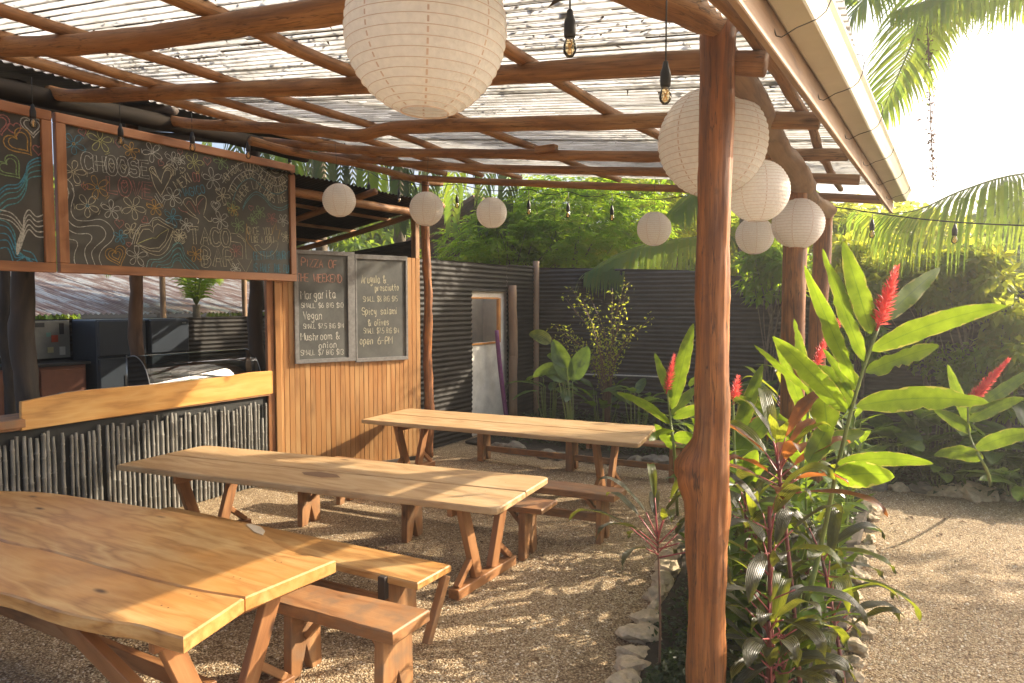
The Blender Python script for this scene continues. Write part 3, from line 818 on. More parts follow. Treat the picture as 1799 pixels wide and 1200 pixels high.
class Chalk:
    """draws chalk lines on a plane: origin, right axis, up axis, normal"""
    def __init__(s, p0, ax, n_):
        s.p0 = V3(*p0); s.ax = V3(*ax); s.n = V3(*n_); s.v = []; s.f = []; s.c = []; s.k = 0
    def px(s, x, y):
        h = plane_hit(x, y, s.p0, s.n) - s.p0
        return (float(np.dot(h, s.ax)), float(h[2]))
    def line(s, pts, col, w=.009, jit=.0015):
        pts = [p for i, p in enumerate(pts) if i == 0 or math.hypot(p[0] - pts[i - 1][0], p[1] - pts[i - 1][1]) > 1e-4]
        if len(pts) < 2: return
        P = np.array(pts, float)
        T = np.gradient(P, axis=0); T /= np.linalg.norm(T, axis=1)[:, None] + 1e-9
        N = np.stack([-T[:, 1], T[:, 0]], 1)
        W = w / 2 * RNG.uniform(.65, 1.2, len(P))[:, None]
        a = P + N * W; b2 = P - N * W
        s.k += 1
        h = .0015 + .00012 * (s.k % 12)
        for q in (a, b2):
            for p in q: s.v.append(s.p0 + s.ax * p[0] + V3(0, 0, p[1]) + s.n * h); s.c.append((*col, 1))
        n_ = len(P); o = len(s.v) - 2 * n_
        for i in range(n_ - 1): s.f.append((o + i, o + n_ + i, o + n_ + i + 1, o + i + 1))
    def trace(s, pxs, col, w=.0072, n=None, smooth=True):
        P = [s.px(*p) for p in pxs]
        if smooth and len(P) > 2: P = resample(P, n or len(P) * 5)
        s.line(list(map(tuple, P)), col, w)
    def flower(s, cx, cy, rpx, col, cc=None, rot=None, w=.0065, double=True):
        c = s.px(cx, cy); e = s.px(cx, cy - rpx); r = abs(e[1] - c[1])
        rot = U(0, 1.2) if rot is None else rot
        for k in range(5):
            th = rot + k * 2 * PI / 5; q = U(.85, 1.05)
            P = []
            for t in np.linspace(0, 2 * PI, 15):
                ll = r * (.56 - .44 * q * math.cos(t)); wd = r * .27 * math.sin(t) * (.8 - .25 * math.cos(t))
                P.append((c[0] + ll * math.cos(th) - wd * math.sin(th), c[1] + ll * math.sin(th) + wd * math.cos(th)))
            s.line(P, col, w)
        if double:
            for k in range(3):
                th = rot + k * 2 * PI / 5 * 2
                P = [(c[0] + r * 1.08 * math.cos(th + a), c[1] + r * 1.08 * math.sin(th + a)) for a in np.linspace(-.32, .1, 5)]
                s.line(P, col, w * .8)
        s.line([(c[0] + r * .11 * math.cos(a), c[1] + r * .11 * math.sin(a)) for a in np.linspace(0, 2 * PI, 9)], cc or col, w)
    def heart(s, cx, cy, rpx, col, rot=0, w=.0065, rings=1, asp=1.0):
        c = s.px(cx, cy); r0 = abs(s.px(cx, cy - rpx)[1] - c[1])
        for k in range(rings):
            r = r0 * (1 - .3 * k); P = []
            for t in np.linspace(0, 2 * PI, 26):
                x = 16 * math.sin(t) ** 3 / 16 * .95 * asp; y = (13 * math.cos(t) - 5 * math.cos(2 * t) - 2 * math.cos(3 * t) - math.cos(4 * t)) / 16
                x, y = x * r, y * r
                P.append((c[0] + x * math.cos(rot) - y * math.sin(rot), c[1] + x * math.sin(rot) + y * math.cos(rot)))
            s.line(P, col, w)
    def text(s, txt, p0, p1, hpx, col, w=.007, outline=0, slant=0.0, arc=None, jit=.06):
        a = np.array(s.px(*p0)); e = np.array(s.px(*p1)); h = abs(s.px(p0[0], p0[1] - hpx)[1] - a[1])
        tot = sum(gwidth(c) for c in txt) + .28 * (len(txt) - 1)
        L = np.linalg.norm(e - a); d = (e - a) / L; u = np.array([-d[1], d[0]])
        unit_ = L / tot; x = 0
        for ch in txt:
            gw = gwidth(ch)
            for st in glyph(ch):
                P = []
                jy = U(-jit, jit) * h
                for (gx, gy) in st:
                    t = (x + gx * gw) * unit_
                    if arc is None:
                        P.append(tuple(a + d * (t + slant * gy * h) + u * (gy * h + jy)))
                    else:
                        f = t / L; q = arc(f); q2 = arc(f + .01); dd = np.array(q2) - np.array(q); dd /= np.linalg.norm(dd)
                        uu = np.array([-dd[1], dd[0]]); P.append(tuple(np.array(q) + uu * gy * h))
                if outline:
                    Q = np.array(P); T = np.gradient(Q, axis=0); T /= np.linalg.norm(T, axis=1)[:, None] + 1e-9
                    N = np.stack([-T[:, 1], T[:, 0]], 1) * outline
                    a_ = Q + N; b_ = Q - N
                    if np.linalg.norm(Q[0] - Q[-1]) < 1e-4: s.line([*map(tuple, a_)], col, w); s.line([*map(tuple, b_)], col, w)
                    else: s.line([*map(tuple, a_), *map(tuple, b_[::-1]), tuple(a_[0])], col, w)
                else: s.line(P, col, w)
            x += gw + .28
    def build(s, name, parent):
        me = bpy.data.meshes.new(name)
        off = OFF[parent.name]
        me.from_pydata([tuple(v - off) for v in s.v], [], s.f)
        a = me.attributes.new('ccol', 'FLOAT_COLOR', 'POINT'); a.data.foreach_set('color', np.array(s.c, np.float32).ravel())
        me.materials.append(M_CHALK)
        o = bpy.data.objects.new(name, me); COL.objects.link(o); o.parent = parent; OFF[o.name] = off
        return o
WH = (.46, .46, .42); YL = (.42, .42, .18); OR = (.44, .27, .08); BL = (.07, .24, .34); TE = (.09, .26, .29); PK = (.36, .15, .14); GR = (.22, .32, .15); CR = (.46, .43, .32)

# ------------------------------------------------------------------ pizza boards on the panel wall
PA = A + wn * .016
def wall_box(mbx, u0, u1, z0, z1, d0, d1, ch=.003):
    cbox(mbx, A + wu * (u0 + u1) / 2 + wn * (d0 + d1) / 2 + V3(0, 0, (z0 + z1) / 2), (wu, V3(0, 0, 1), wn), ((u1 - u0) / 2, (z1 - z0) / 2, (d1 - d0) / 2), ch)
def menu_board(u0, u1, z0, z1, label, texts, fw, base_n):
    t = thing('menu_chalkboard', A + wu * (u0 + u1) / 2 + wn * .02 + V3(0, 0, z0), label, 'chalkboard', 'pizza chalkboards on the panel wall')
    b = MB(); wall_box(b, u0 + .01, u1 - .01, z0 + .01, z1 - .01, .013, .03); b.build('slate', M_BOARD2, t)
    for q in ((u0, u1, z1 - fw[0], z1), (u0, u1, z0, z0 + fw[1])):
        b = MB(); wall_box(b, *q, .014, .048); b.build('frame_rail', M_GREYPAINT, t)
    b = MB(); wall_box(b, u0, u0 + fw[2], z0 + fw[1], z1 - fw[0], .014, .048); b.build('frame_rail', M_GREYPAINT, t)
    b = MB(); wall_box(b, u1 - fw[3], u1, z0 + fw[1], z1 - fw[0], .014, .048); b.build('frame_rail', M_GREYPAINT, t)
    c = Chalk(A + wn * .031, wu, wn)
    Q = lambda x, y: (480 + x / 5.456, 430 + y / 5.456)
    for (txt, x0, y0, x1, y1, h, col, wd) in texts:
        c.text(txt, Q(x0, y0), Q(x1, y1), h / 5.456, col, w=wd, jit=.05)
    c.build('chalk_lettering', t)
    return t
GW = (.50, .48, .42); GP = (.44, .24, .18)
menu_board(.20, 1.0, 1.42, 2.82, 'left pizza chalkboard headed pizza of the weekend with three chalked pizzas', [
    ('PIZZA OF', 270, 205, 610, 225, 75, GP, .013), ('THE WEEKEND', 225, 350, 655, 360, 75, GP, .013),
    ('Margarita', 265, 520, 600, 510, 80, GW, .010), ('SMALL $6 BIG $10', 270, 605, 670, 600, 45, GW, .007),
    ('Vegan', 290, 720, 470, 715, 75, GW, .010), ('SMALL $7.5 BIG $14', 290, 805, 675, 795, 45, GW, .007),
    ('Mushroom &', 265, 920, 635, 905, 70, GW, .010), ('onion', 440, 995, 610, 985, 60, GW, .010), ('SMALL $7 BIG $13', 265, 1060, 670, 1050, 50, GW, .007)],
    (.05, .05, .05, .10), 0)
menu_board(1.005, 1.775, 1.40, 2.80, 'right pizza chalkboard ending with open 6 pm, beside the corner pole', [
    ('Arugula &', 847, 370, 1080, 365, 75, CR, .011), ('prosciutto', 977, 445, 1205, 435, 60, CR, .010), ('SMALL $8 BIG $15', 862, 545, 1190, 540, 50, CR, .007),
    ('Spicy salami', 852, 670, 1190, 665, 65, CR, .010), ('& olives', 912, 775, 1110, 770, 60, CR, .010), ('SMALL $7.5 BIG $14', 868, 850, 1205, 845, 50, CR, .007),
    ('open 6-PM', 832, 955, 1140, 950, 70, CR, .011)], (.06, .05, .022, .03), 0)

# ------------------------------------------------------------------ big hanging chalkboards
BX = -6.60
def big_board(y0, y1, z0, z1, label):
    t = thing('chalkboard_sign', (BX - .02, (y0 + y1) / 2, z0), label, 'chalkboard', 'painted chalkboards hung over the bar')
    b = MB(); yz_box(b, BX - .015, y0 + .02, y1 - .02, z0 + .02, z1 - .02, .02); b.build('slate', M_BOARD, t)
    fw = .085
    for q in ((y0, y1, z1 - fw, z1), (y0, y1, z0, z0 + fw)):
        b = MB(); cbox(b, (BX - .005, (q[0] + q[1]) / 2, (q[2] + q[3]) / 2), ((0, 1, 0), (0, 0, 1), (1, 0, 0)), ((q[1] - q[0]) / 2, fw / 2, .03), .005); b.build('frame_rail', W_FRAME, t)
    for q in ((y0, y0 + fw), (y1 - fw, y1)):
        b = MB(); cbox(b, (BX - .005, (q[0] + q[1]) / 2, (z0 + z1) / 2), ((0, 0, 1), (0, 1, 0), (1, 0, 0)), ((z1 - z0) / 2 - fw - .001, fw / 2, .029), .005); b.build('frame_rail', W_FRAME, t)
    return t
zb0, zb1 = 2.43, 3.83
Lb = big_board(.95, 3.315, zb0, zb1, 'chalkboard with chalk hearts and teal waves, cut off by the left edge of the photo')
Rb = big_board(3.345, 6.06, zb0, zb1, 'chalkboard covered in flowers reading choose love and taco bar over the counter')
c = Chalk((BX - .002, 0, 0), (0, 1, 0), (1, 0, 0))
q4 = lambda x, y: (90 + x / 7.5, 180 + y / 7.5)
q5 = lambda x, y: (90 + x / 7.5, 330 + y / 7.5)
q6 = lambda x, y: (300 + x / 7.5, 220 + y / 7.5)
q7 = lambda x, y: (300 + x / 7.82, 350 + y / 7.82)
def fl(q, x, y, r, col, cc=None, rot=None, sc=7.5): p = q(x, y); c.flower(p[0], p[1], r / sc, col, cc, rot)
def ht(q, x, y, r, col, rot=0, rings=1, asp=1.0): p = q(x, y); c.heart(p[0], p[1], r / 7.5, col, rot, rings=rings, asp=asp)
def tr(q, pts, col, w=.0072, smooth=True): c.trace([q(*p) for p in pts], col, w, smooth=smooth)
for a in ((295, 545, 150, BL, OR), (645, 505, 165, YL), (1050, 630, 110, OR), (1330, 655, 140, WH), (290, 915, 165, CR), (605, 1120, 165, OR, BL), (1600, 760, 120, WH)): fl(q4, *a)
for a in ((475, 235, 160, CR, BL), (790, 290, 135, WH), (1080, 260, 165, CR), (1365, 260, 110, OR), (1600, 120, 140, WH), (1595, 390, 125, BL), (1050, 560, 110, CR), (910, 645, 95, BL), (1125, 900, 145, WH), (1680, 640, 100, CR)): fl(q5, *a)
for a in ((310, 490, 135, YL), (665, 480, 110, GR), (545, 710, 150, WH), (680, 930, 115, CR), (820, 1090, 95, GR), (120, 450, 80, WH)): fl(q6, *a)
for a in ((205, 350, 95, WH), (680, 290, 130, WH), (925, 360, 105, GR), (120, 510, 100, CR), (335, 755, 110, OR), (895, 705, 90, PK), (1125, 275, 80, GR), (1220, 180, 95, GR), (1385, 270, 85, PK), (1540, 290, 90, WH), (1580, 520, 80, CR), (890, 950, 80, WH), (860, 150, 90, OR)): fl(q7, *a, sc=7.82)
for a in ((410, 390, 55, PK, .3), (890, 540, 55, PK), (800, 830, 38, CR), (960, 850, 38, CR), (440, 1110, 45, PK), (960, 1085, 45, PK), (1440, 800, 45, PK, -.5)): ht(q4, *a)
for a in ((895, 470, 65, PK), (1235, 425, 50, PK, 1.0), (1020, 745, 35, PK), (860, 890, 150, OR, .35, 3)): ht(q5, *a)
for a in ((480, 470, 60, PK), (590, 1060, 75, WH), (590, 1060, 50, WH), (150, 590, 45, CR), (1055, 1090, 40, PK), (120, 350, 40, PK), (1090, 610, 1, WH)): ht(q6, *a)
tr(q6, [(330, 1200), (250, 1130), (165, 1020), (200, 960), (270, 970), (330, 1060), (340, 960), (400, 920), (460, 960), (460, 1060), (430, 1180)], CR)
tr(q6, [(380, 1170), (345, 1080), (390, 1000), (430, 960)], PK); tr(q6, [(200, 1050), (240, 1000), (300, 1080), (330, 1150)], PK)
tr(q7, [(200, 170), (290, 230), (380, 280), (370, 340)], CR); tr(q7, [(450, 230), (520, 300), (570, 300)], CR); tr(q7, [(100, 110), (150, 160), (230, 180)], PK)
# big outlined heart beside choose love
for s_ in (0, 28):
    tr(q4, [(1455, 1060 + s_ * .3), (1400, 990), (1320 - s_, 890), (1345, 875 - s_), (1395, 960), (1445, 1050)], CR); tr(q4, [(1445, 1050), (1480, 930), (1530, 890 - s_), (1575 + s_, 920), (1560, 1010), (1450, 1220)], CR)
tr(q4, [(1300, 900), (1360, 1100), (1450, 1250)], CR)
tr(q4, [(1360, 1230), (1465, 1400), (1500, 1300)], WH, smooth=False); tr(q4, [(1375, 1195), (1455, 1330), (1490, 1260)], WH, smooth=False)
tr(q4, [(1465, 870), (1530, 835), (1600, 880), (1610, 970)], CR); tr(q4, [(1480, 850), (1560, 810), (1625, 870), (1630, 960)], CR)
c.text('CHOOSE', q4(425, 890), q4(1290, 985), 215 / 7.5, WH, w=.006, outline=.017, jit=.02)
c.text('LOVE', q4(745, 1175), q4(1330, 1270), 200 / 7.5, PK, w=.006, outline=.017, jit=.02)
c.text('TACO', q7(275, 615), q7(810, 630), 215 / 7.82, CR, w=.006, outline=.017, jit=.02)
c.text('BAR', q7(440, 915), q7(860, 925), 240 / 7.82, CR, w=.006, outline=.018, jit=.02)
c.text('MEXI', q6(95, 860), q6(290, 740), 130 / 7.5, CR, w=.009); c.text('CO', q6(300, 745), q6(385, 745), 115 / 7.5, PK, w=.009)
tr(q6, [(120, 640), (150, 615)], CR)
c.text('MAGICO', q6(130, 950), q6(455, 890), 105 / 7.5, BL, w=.008)
c.text('ONCE YOU', q7(1050, 480), q7(1390, 490), 100 / 7.82, CR, w=.008); c.text('LIKE A CHILI', q7(1110, 600), q7(1420, 600), 95 / 7.82, CR, w=.008)
c.text('GETTING BURNT', q7(1140, 830), q7(1650, 820), 110 / 7.82, BL, w=.008); c.text('IS HALF THE FUN', q7(1135, 990), q7(1645, 1010), 110 / 7.82, BL, w=.009)
tr(q7, [(1535, 1035), (1640, 1040)], BL, .01)
def arcf(q, pts):
    R_ = resample([c.px(*q(*p)) for p in pts], 60)
    def f(t):
        k = min(max(t, 0), 1) * 58; i = int(k); return tuple(R_[i] * (1 - (k - i)) + R_[i + 1] * (k - i)) if t < 1 else tuple(R_[59] + (R_[59] - R_[58]) * (t - 1) * 58)
    return f
c.text('NOMADIC COUSINE FEEDS PEOPLE', q6(720, 760), q6(1560, 690), 100 / 7.5, CR, w=.007, arc=arcf(q6, [(730, 765), (840, 640), (980, 585), (1130, 610), (1260, 700), (1380, 780), (1500, 770), (1570, 660)]))
c.text('NOT WHERE HUNGER LEADS', q6(800, 930), q6(1560, 800), 100 / 7.5, CR, w=.007, arc=arcf(q6, [(820, 925), (920, 770), (1060, 690), (1180, 740), (1290, 850), (1420, 890), (1540, 830)]))
c.text('WHERE LIFE DROPS TAKE', q6(900, 1010), q6(1530, 1000), 110 / 7.5, CR, w=.007, arc=arcf(q6, [(920, 1030), (1010, 890), (1110, 840), (1210, 900), (1310, 1000), (1430, 1030), (1540, 990)]))
for i_, (o_, cl) in enumerate(((0, TE), (32, TE), (-480, WH), (-170, TE), (-320, WH))):
    o_ = o_ if i_ < 2 else o_
    pts = [(945 - (0 if o_ >= 0 else 0), 1090 + o_), (1000, 980 + o_), (1110, 880 + o_), (1220, 930 + o_), (1330, 1050 + o_), (1450, 1090 + o_), (1555, 1040 + o_)]
    if o_ < 0: pts = [(700 + (480 + o_) * .45 - 20, 760 + (480 + o_) * .75), (790 + (480 + o_) * .3, 600 + (480 + o_) * .7), (950 + (480 + o_) * .2, 495 + (480 + o_) * .68), (1110, 505 + (480 + o_) * .72), (1250, 620 + (480 + o_) * .74), (1400, 690 + (480 + o_) * .7), (1530, 600 + (480 + o_) * .8)]
    tr(q6, pts, cl)
for o_ in (0, 28, 60): tr(q6, [(1130 + o_, 490), (1260 + o_ * .6, 540 + o_ * .2), (1370, 630 - o_), (1480, 600 - o_), (1540, 570 - o_)], TE if o_ else CR)
# waves lower left
for pts in ([(185, 0), (230, 60), (200, 200), (175, 330), (230, 440), (340, 515), (520, 500), (650, 510), (715, 590), (690, 680), (580, 780), (530, 870), (575, 1020)],
            [(270, 0), (300, 90), (270, 200), (262, 320), (330, 420), (480, 435), (640, 415), (760, 480), (825, 590), (790, 700), (670, 810), (630, 920), (665, 1030)],
            [(165, 490), (240, 560), (340, 605), (480, 605), (530, 640), (520, 700), (455, 780), (440, 880), (485, 1025)],
            [(170, 665), (260, 680), (325, 700), (345, 760), (310, 850), (300, 950), (320, 1020)], [(185, 755), (225, 780), (220, 850), (190, 930), (195, 1010)]):
    tr(q5, pts, WH)
tr(q4, [(130, 995), (200, 1010), (270, 1080), (300, 1180)], WH); tr(q4, [(140, 1040), (190, 1080), (225, 1160)], WH)
# lips
tr(q5, [(1090, 745), (1130, 600), (1180, 510), (1300, 490), (1330, 520), (1340, 430), (1400, 410), (1470, 460), (1610, 540), (1560, 660), (1500, 760), (1420, 840), (1300, 830), (1180, 770), (1090, 765)], CR, smooth=False)
tr(q5, [(1120, 735), (1170, 610), (1210, 545), (1290, 545), (1340, 590), (1350, 520), (1400, 475), (1550, 545), (1500, 700), (1420, 790), (1300, 800), (1120, 740)], CR, smooth=False)
tr(q5, [(1060, 745), (1110, 580), (1180, 485), (1290, 470), (1340, 400), (1420, 385), (1500, 440), (1640, 500)], WH, smooth=False)
tr(q5, [(1180, 800), (1290, 860), (1420, 890), (1520, 820), (1580, 680), (1600, 580)], CR)
tr(q5, [(1130, 740), (1240, 690), (1330, 660), (1380, 665), (1430, 610), (1540, 545)], YL, smooth=False)
# teal mountains
for o_ in (0, 60, 130, 190):
    tr(q5, [(1250 + o_, 1060), (1290 + o_ * .9, 950 + o_ * .5), (1420 + o_ * .5, 940 + o_ * .6), (1530 + o_ * .3, 870 + o_ * .9), (1620, 760 + o_), (1690, 730 + o_), (1740 - o_ * .2, 800 + o_)], TE if o_ else (.2, .35, .34))
for o_ in (0, 75, 160, 240): tr(q7, [(20, 640 + o_), (90, 595 + o_), (150, 640 + o_), (200 - o_ * .1, 780 + o_ * .6), (300 - o_ * .3, 870 + o_ * .5), (400 - o_ * .6, 985)], TE)
# chili and arrow
tr(q7, [(1145, 640), (1200, 630), (1270, 690), (1340, 660), (1410, 580), (1470, 590), (1450, 690), (1380, 770), (1290, 780), (1200, 730), (1145, 640)], CR)
tr(q7, [(1040, 340), (1040, 560), (1110, 660), (1180, 740)], OR); tr(q7, [(1060, 370), (1050, 420), (1080, 500), (1075, 560)], OR); tr(q7, [(1390, 480), (1410, 400), (1440, 320), (1450, 420), (1500, 420), (1470, 560)], OR, smooth=False)
tr(q7, [(820, 580), (820, 465), (940, 480), (1020, 560), (1035, 820), (1115, 825), (1030, 1010), (910, 820), (985, 820), (985, 650), (950, 600), (830, 580)], CR, smooth=False)
tr(q7, [(910, 500), (980, 540), (1010, 590)], CR)
c.build('chalk_drawing', Rb)
c = Chalk((BX - .002, 0, 0), (0, 1, 0), (1, 0, 0))
ql = lambda x, y: (x / 3.75, 170 + y / 3.75)
def hl(x, y, r, col, rot=0, rings=1): p = ql(x, y); c.heart(p[0], p[1], r / 3.75, col, rot, rings=rings, w=.010)
hl(-10, 175, 75, PK, .2, 2); hl(95, 210, 45, PK, .3); hl(210, 195, 72, WH, .1, 2); hl(130, 300, 98, OR, .75, 2); hl(252, 350, 36, PK); hl(62, 465, 85, GR, .75, 2)
for o_, cl in ((0, BL), (28, BL), (60, TE), (105, TE), (150, TE)):
    tr(ql, [(-30, 640 + o_), (40, 585 + o_ * .9), (120, 575 + o_ * .8), (165, 510 + o_ * .8), (185, 440 + o_ * .7), (240, 405 + o_ * .8), (300, 405 + o_ * .8)], cl, .011)
for o_ in (0, 32, 64, 98, 130):
    tr(ql, [(300, 770 + o_ * 1.2), (240, 790 + o_), (190, 745 + o_), (160, 790 + o_), (150, 860 + o_ * .7), (115, 960 + o_ * .6), (110, 1000)], WH, .011)
for o_ in (0, 28, 55): tr(ql, [(-30, 740 + o_), (60, 760 + o_), (110, 800 + o_), (150, 860 + o_)], WH, .011)
for o_ in (0, 40, 100, 150, 210): tr(ql, [(-30, 800 + o_), (50, 830 + o_ * .8), (95, 900 + o_), (110, 1000 + o_ * .4), (170, 1060), (190 + o_ * .2, 1105)], BL if o_ % 80 else TE, .011)
for o_ in (0, 40): tr(ql, [(150, 1010 + o_), (210, 1030 + o_), (240, 1080), (250, 1105)], BL, .011)
c.build('chalk_drawing', Lb)

# ------------------------------------------------------------------ bar counter
ct = thing('bar_counter', (-6.9, 3.4, 0), 'bar counter fronted with charcoal painted canes below a honey wood plank', 'bar counter')
CX = -6.75
b = MB(); yz_box(b, CX - .05, .6, 5.86, 0, 1.05, .06); b.build('front_panel', M_BLACKWALL, ct)
b = MB(); cbox(b, (CX - .30, 3.2, 1.09), ((0, 1, 0), (1, 0, 0), (0, 0, 1)), (2.65, .33, .03)); b.build('countertop', W_BENCH, ct)
b = MB(); cbox(b, (CX + .02, 1.85, 1.13), ((0, 1, 0), (1, 0, 0), (0, 0, 1)), (1.2, .10, .035)); b.build('ledge', W_BENCH, ct)
# plank with an uneven top, standing on edge
out = [on(p[0], p[1], 0, CX + .03) for p in ((36, 757), (36, 706), (80, 697), (120, 689), (165, 684), (200, 681), (260, 676), (340, 668), (400, 661), (440, 654), (484, 651), (488, 656), (488, 690), (300, 717), (160, 738))]
b = MB(); prism(b, [(p[1], p[2]) for p in out], (CX + .0, 0, 0), (0, 1, 0), (0, 0, 1), (1, 0, 0), .045, .006); b.build('splash_plank', W_COUNTER, ct)
y = .7; i = 0
while y < 5.84:
    r = U(.013, .0195); h = U(.94, 1.02) if random.random() < .95 else U(.7, .9)
    lean = U(-.012, .012)
    pts = []; rad = []
    z = .01; j = 0
    while z < h:
        pts.append((CX + .002 + r, y + lean * z + U(-.003, .003), z)); rad.append(r)
        z2 = z + U(.12, .24)
        for dz, k_ in ((-.012, 1.0), (-.004, 1.28), (.006, 1.0)):
            if z2 + dz < h: pts.append((CX + .002 + r, y + lean * (z2 + dz) + U(-.002, .002), z2 + dz)); rad.append(r * k_)
        z = z2 + .02
    pts.append((CX + .002 + r, y + lean * h, h)); rad.append(r * .8)
    b = MB(); vs = np.array(pts)
    # straight polyline, no smoothing
    m_ = len(vs); seg = 7; VV = []; FF = []
    for a_ in range(m_):
        for k in range(seg):
            t = 2 * PI * k / seg; VV.append(vs[a_] + V3(math.cos(t), math.sin(t), 0) * rad[a_])
    for a_ in range(m_ - 1):
        for k in range(seg): FF.append((a_ * seg + k, a_ * seg + (k + 1) % seg, (a_ + 1) * seg + (k + 1) % seg, (a_ + 1) * seg + k))
    FF.append(tuple((m_ - 1) * seg + k for k in range(seg)))
    b.add(VV, FF); b.build('cane', M_BAMBOO, ct, smooth=True)
    y += U(.043, .058) if random.random() < .9 else U(.065, .08)

# ------------------------------------------------------------------ kitchen behind the counter
KX = -10.9
kf = thing('corrugated_fence', (KX, 6, 0), 'black corrugated iron wall at the back of the kitchen behind the fridges', 'fence')
for (y0, y1) in ((1.5, 3.2), (3.2, 4.9), (4.9, 6.6), (6.6, 8.3), (8.3, 10.1)):
    for k, (z0, z1) in enumerate(((0.02, .8), (.76, 1.5), (1.46, 1.93))):
        b = MB(); corrugated(b, (KX + .006 * k, y0), (KX + .006 * k, y1 + .03), z0, z1, hseg=2); b.build('iron_sheet', M_CORR, kf, smooth=True)
def fridge(y0, y1, label):
    t = thing('fridge', (KX + .6, (y0 + y1) / 2, 0), label, 'fridge', 'dark fridges in the kitchen')
    w_ = (y1 - y0) / 2; cy = (y0 + y1) / 2; x = KX + .42
    b = MB(); cbox(b, (x, cy, .98), ((1, 0, 0), (0, 1, 0), (0, 0, 1)), (.32, w_, .95), .015); b.build('cabinet', M_FRIDGE, t)
    b = MB(); cbox(b, (x + .35, cy, 1.66), ((1, 0, 0), (0, 1, 0), (0, 0, 1)), (.03, w_ - .004, .255), .015); fd = b.build('freezer_door', M_FRIDGE, t)
    b = MB(); cbox(b, (x + .35, cy, .71), ((1, 0, 0), (0, 1, 0), (0, 0, 1)), (.03, w_ - .004, .66), .015); b.build('fridge_door', M_FRIDGE, t)
    b = MB(); cbox(b, (x + .383, y1 - .09, 1.86), ((1, 0, 0), (0, 1, 0), (0, 0, 1)), (.004, .035, .012), .002); b.build('badge', M_STEEL, fd)
    b = MB(); cbox(b, (x + .385, cy + .06, 1.0), ((1, 0, 0), (0, 1, 0), (0, 0, 1)), (.01, .06, .11), .01); b.build('water_dispenser', M_BLACKPL, t)
fridge(5.62, 6.33, 'dark blue grey fridge to the left of the middle kitchen log post')
fridge(6.40, 7.05, 'dark blue grey fridge to the right of the middle kitchen log post')
sk = thing('kitchen_cabinet', (KX + .5, 5.0, 0), 'terracotta coloured low kitchen cabinet under the sticker covered board', 'cabinet')
b = MB(); cbox(b, (KX + .35, 4.9, .65), ((1, 0, 0), (0, 1, 0), (0, 0, 1)), (.28, .62, .65)); b.build('carcass', M_CAB, sk)
for yy in (4.6, 5.2):
    b = MB(); cbox(b, (KX + .645, yy, .85), ((1, 0, 0), (0, 1, 0), (0, 0, 1)), (.012, .285, .40)); b.build('cabinet_door', M_CAB, sk)
b = MB(); cbox(b, (KX + .37, 4.9, 1.325), ((1, 0, 0), (0, 1, 0), (0, 0, 1)), (.32, .66, .02)); b.build('worktop', M_BLACKPL, sk)
nb = thing('notice_board', (KX + .12, 5.35, 1.36), 'pale metal board with stickers and a red magnet behind the worktop', 'board')
b = MB(); cbox(b, (KX + .12, 5.25, 1.65), ((1, 0, 0), (0, 1, 0), (0, 0, 1)), (.02, .32, .27)); b.build('panel', plain('grey_panel', (.28, .28, .25), .5), nb)
for (yy, zz, w_, h_, cl) in ((5.36, 1.66, .045, .05, (.6, .1, .04)), (5.46, 1.80, .03, .08, (.03, .03, .03)), (5.46, 1.48, .04, .06, (.7, .7, .65)), (5.30, 1.5, .04, .04, (.6, .55, .3)), (5.15, 1.86, .08, .03, (.05, .05, .05)), (5.28, 1.72, .03, .03, (.2, .4, .35))):
    b = MB(); cbox(b, (KX + .145, yy, zz), ((1, 0, 0), (0, 1, 0), (0, 0, 1)), (.004, w_, h_), .002); b.build('sticker', plain('sticker', cl, .5), nb)
b = MB(); lathe(b, [(.02, 0), (.10, .02), (.19, .10), (.20, .12), (.17, .10), (.02, .03)], (KX + .42, 4.75, 1.347), 20); b.add([(KX + .42, 4.75, 1.35)], [])
tag(b.build('steel_bowl', M_STEEL, smooth=True), 'wide metal bowl on the worktop at the far left', 'bowl')
b = MB(); cbox(b, (-7.0, 3.62, 1.19), ((1, 0, 0), (0, 1, 0), (0, 0, 1)), (.12, .16, .07), .02); cbox(b, (-7.0, 3.62, 1.285), ((1, 0, 0), (0, 1, 0), (0, 0, 1)), (.09, .09, .025), .01)
tag(b.build('card_terminal', M_BLACKPL), 'small black appliance on the counter behind the left end of the plank', 'appliance')
# glass display case
gc = thing('display_case', (-7.2, 5.15, 1.12), 'curved glass tabletop display case on the counter behind the plank', 'display case')
gx0, gx1, gy0, gy1, gz0, gz1 = -7.42, -7.0, 4.42, 5.86, 1.14, 1.60
prof = [(gx0, gz1 - .02)] + [(gx0 + .12 + (gx1 - gx0 - .12) * math.sin(a), gz0 + .02 + (gz1 - gz0 - .02) * math.cos(a)) for a in np.linspace(0, PI / 2, 12)]
vs = []; fs = []
for yy in (gy0, gy1):
    for (x, z) in prof: vs.append((x, yy, z))
n_ = len(prof)
for i in range(n_ - 1): fs.append((i, i + 1, n_ + i + 1, n_ + i))
b = MB(); b.add(vs, fs); b.build('curved_glass', M_GLASS, gc, smooth=True)
for yy in (gy0, gy1):
    b = MB(); b.add([(x, yy, z) for (x, z) in prof] + [(gx0, yy, gz0)], [tuple(range(n_ + 1))]); b.build('end_glass', M_GLASS, gc)
    b = MB(); tube(b, [(x, yy, z) for (x, z) in prof], .005, seg=5, n=16); b.build('edge_trim', M_STEEL, gc, smooth=True)
b = MB(); tube(b, [(gx0, gy0, gz0), (gx0, gy0, gz1)], .008, seg=6); b.build('edge_trim', M_STEEL, gc, smooth=True)
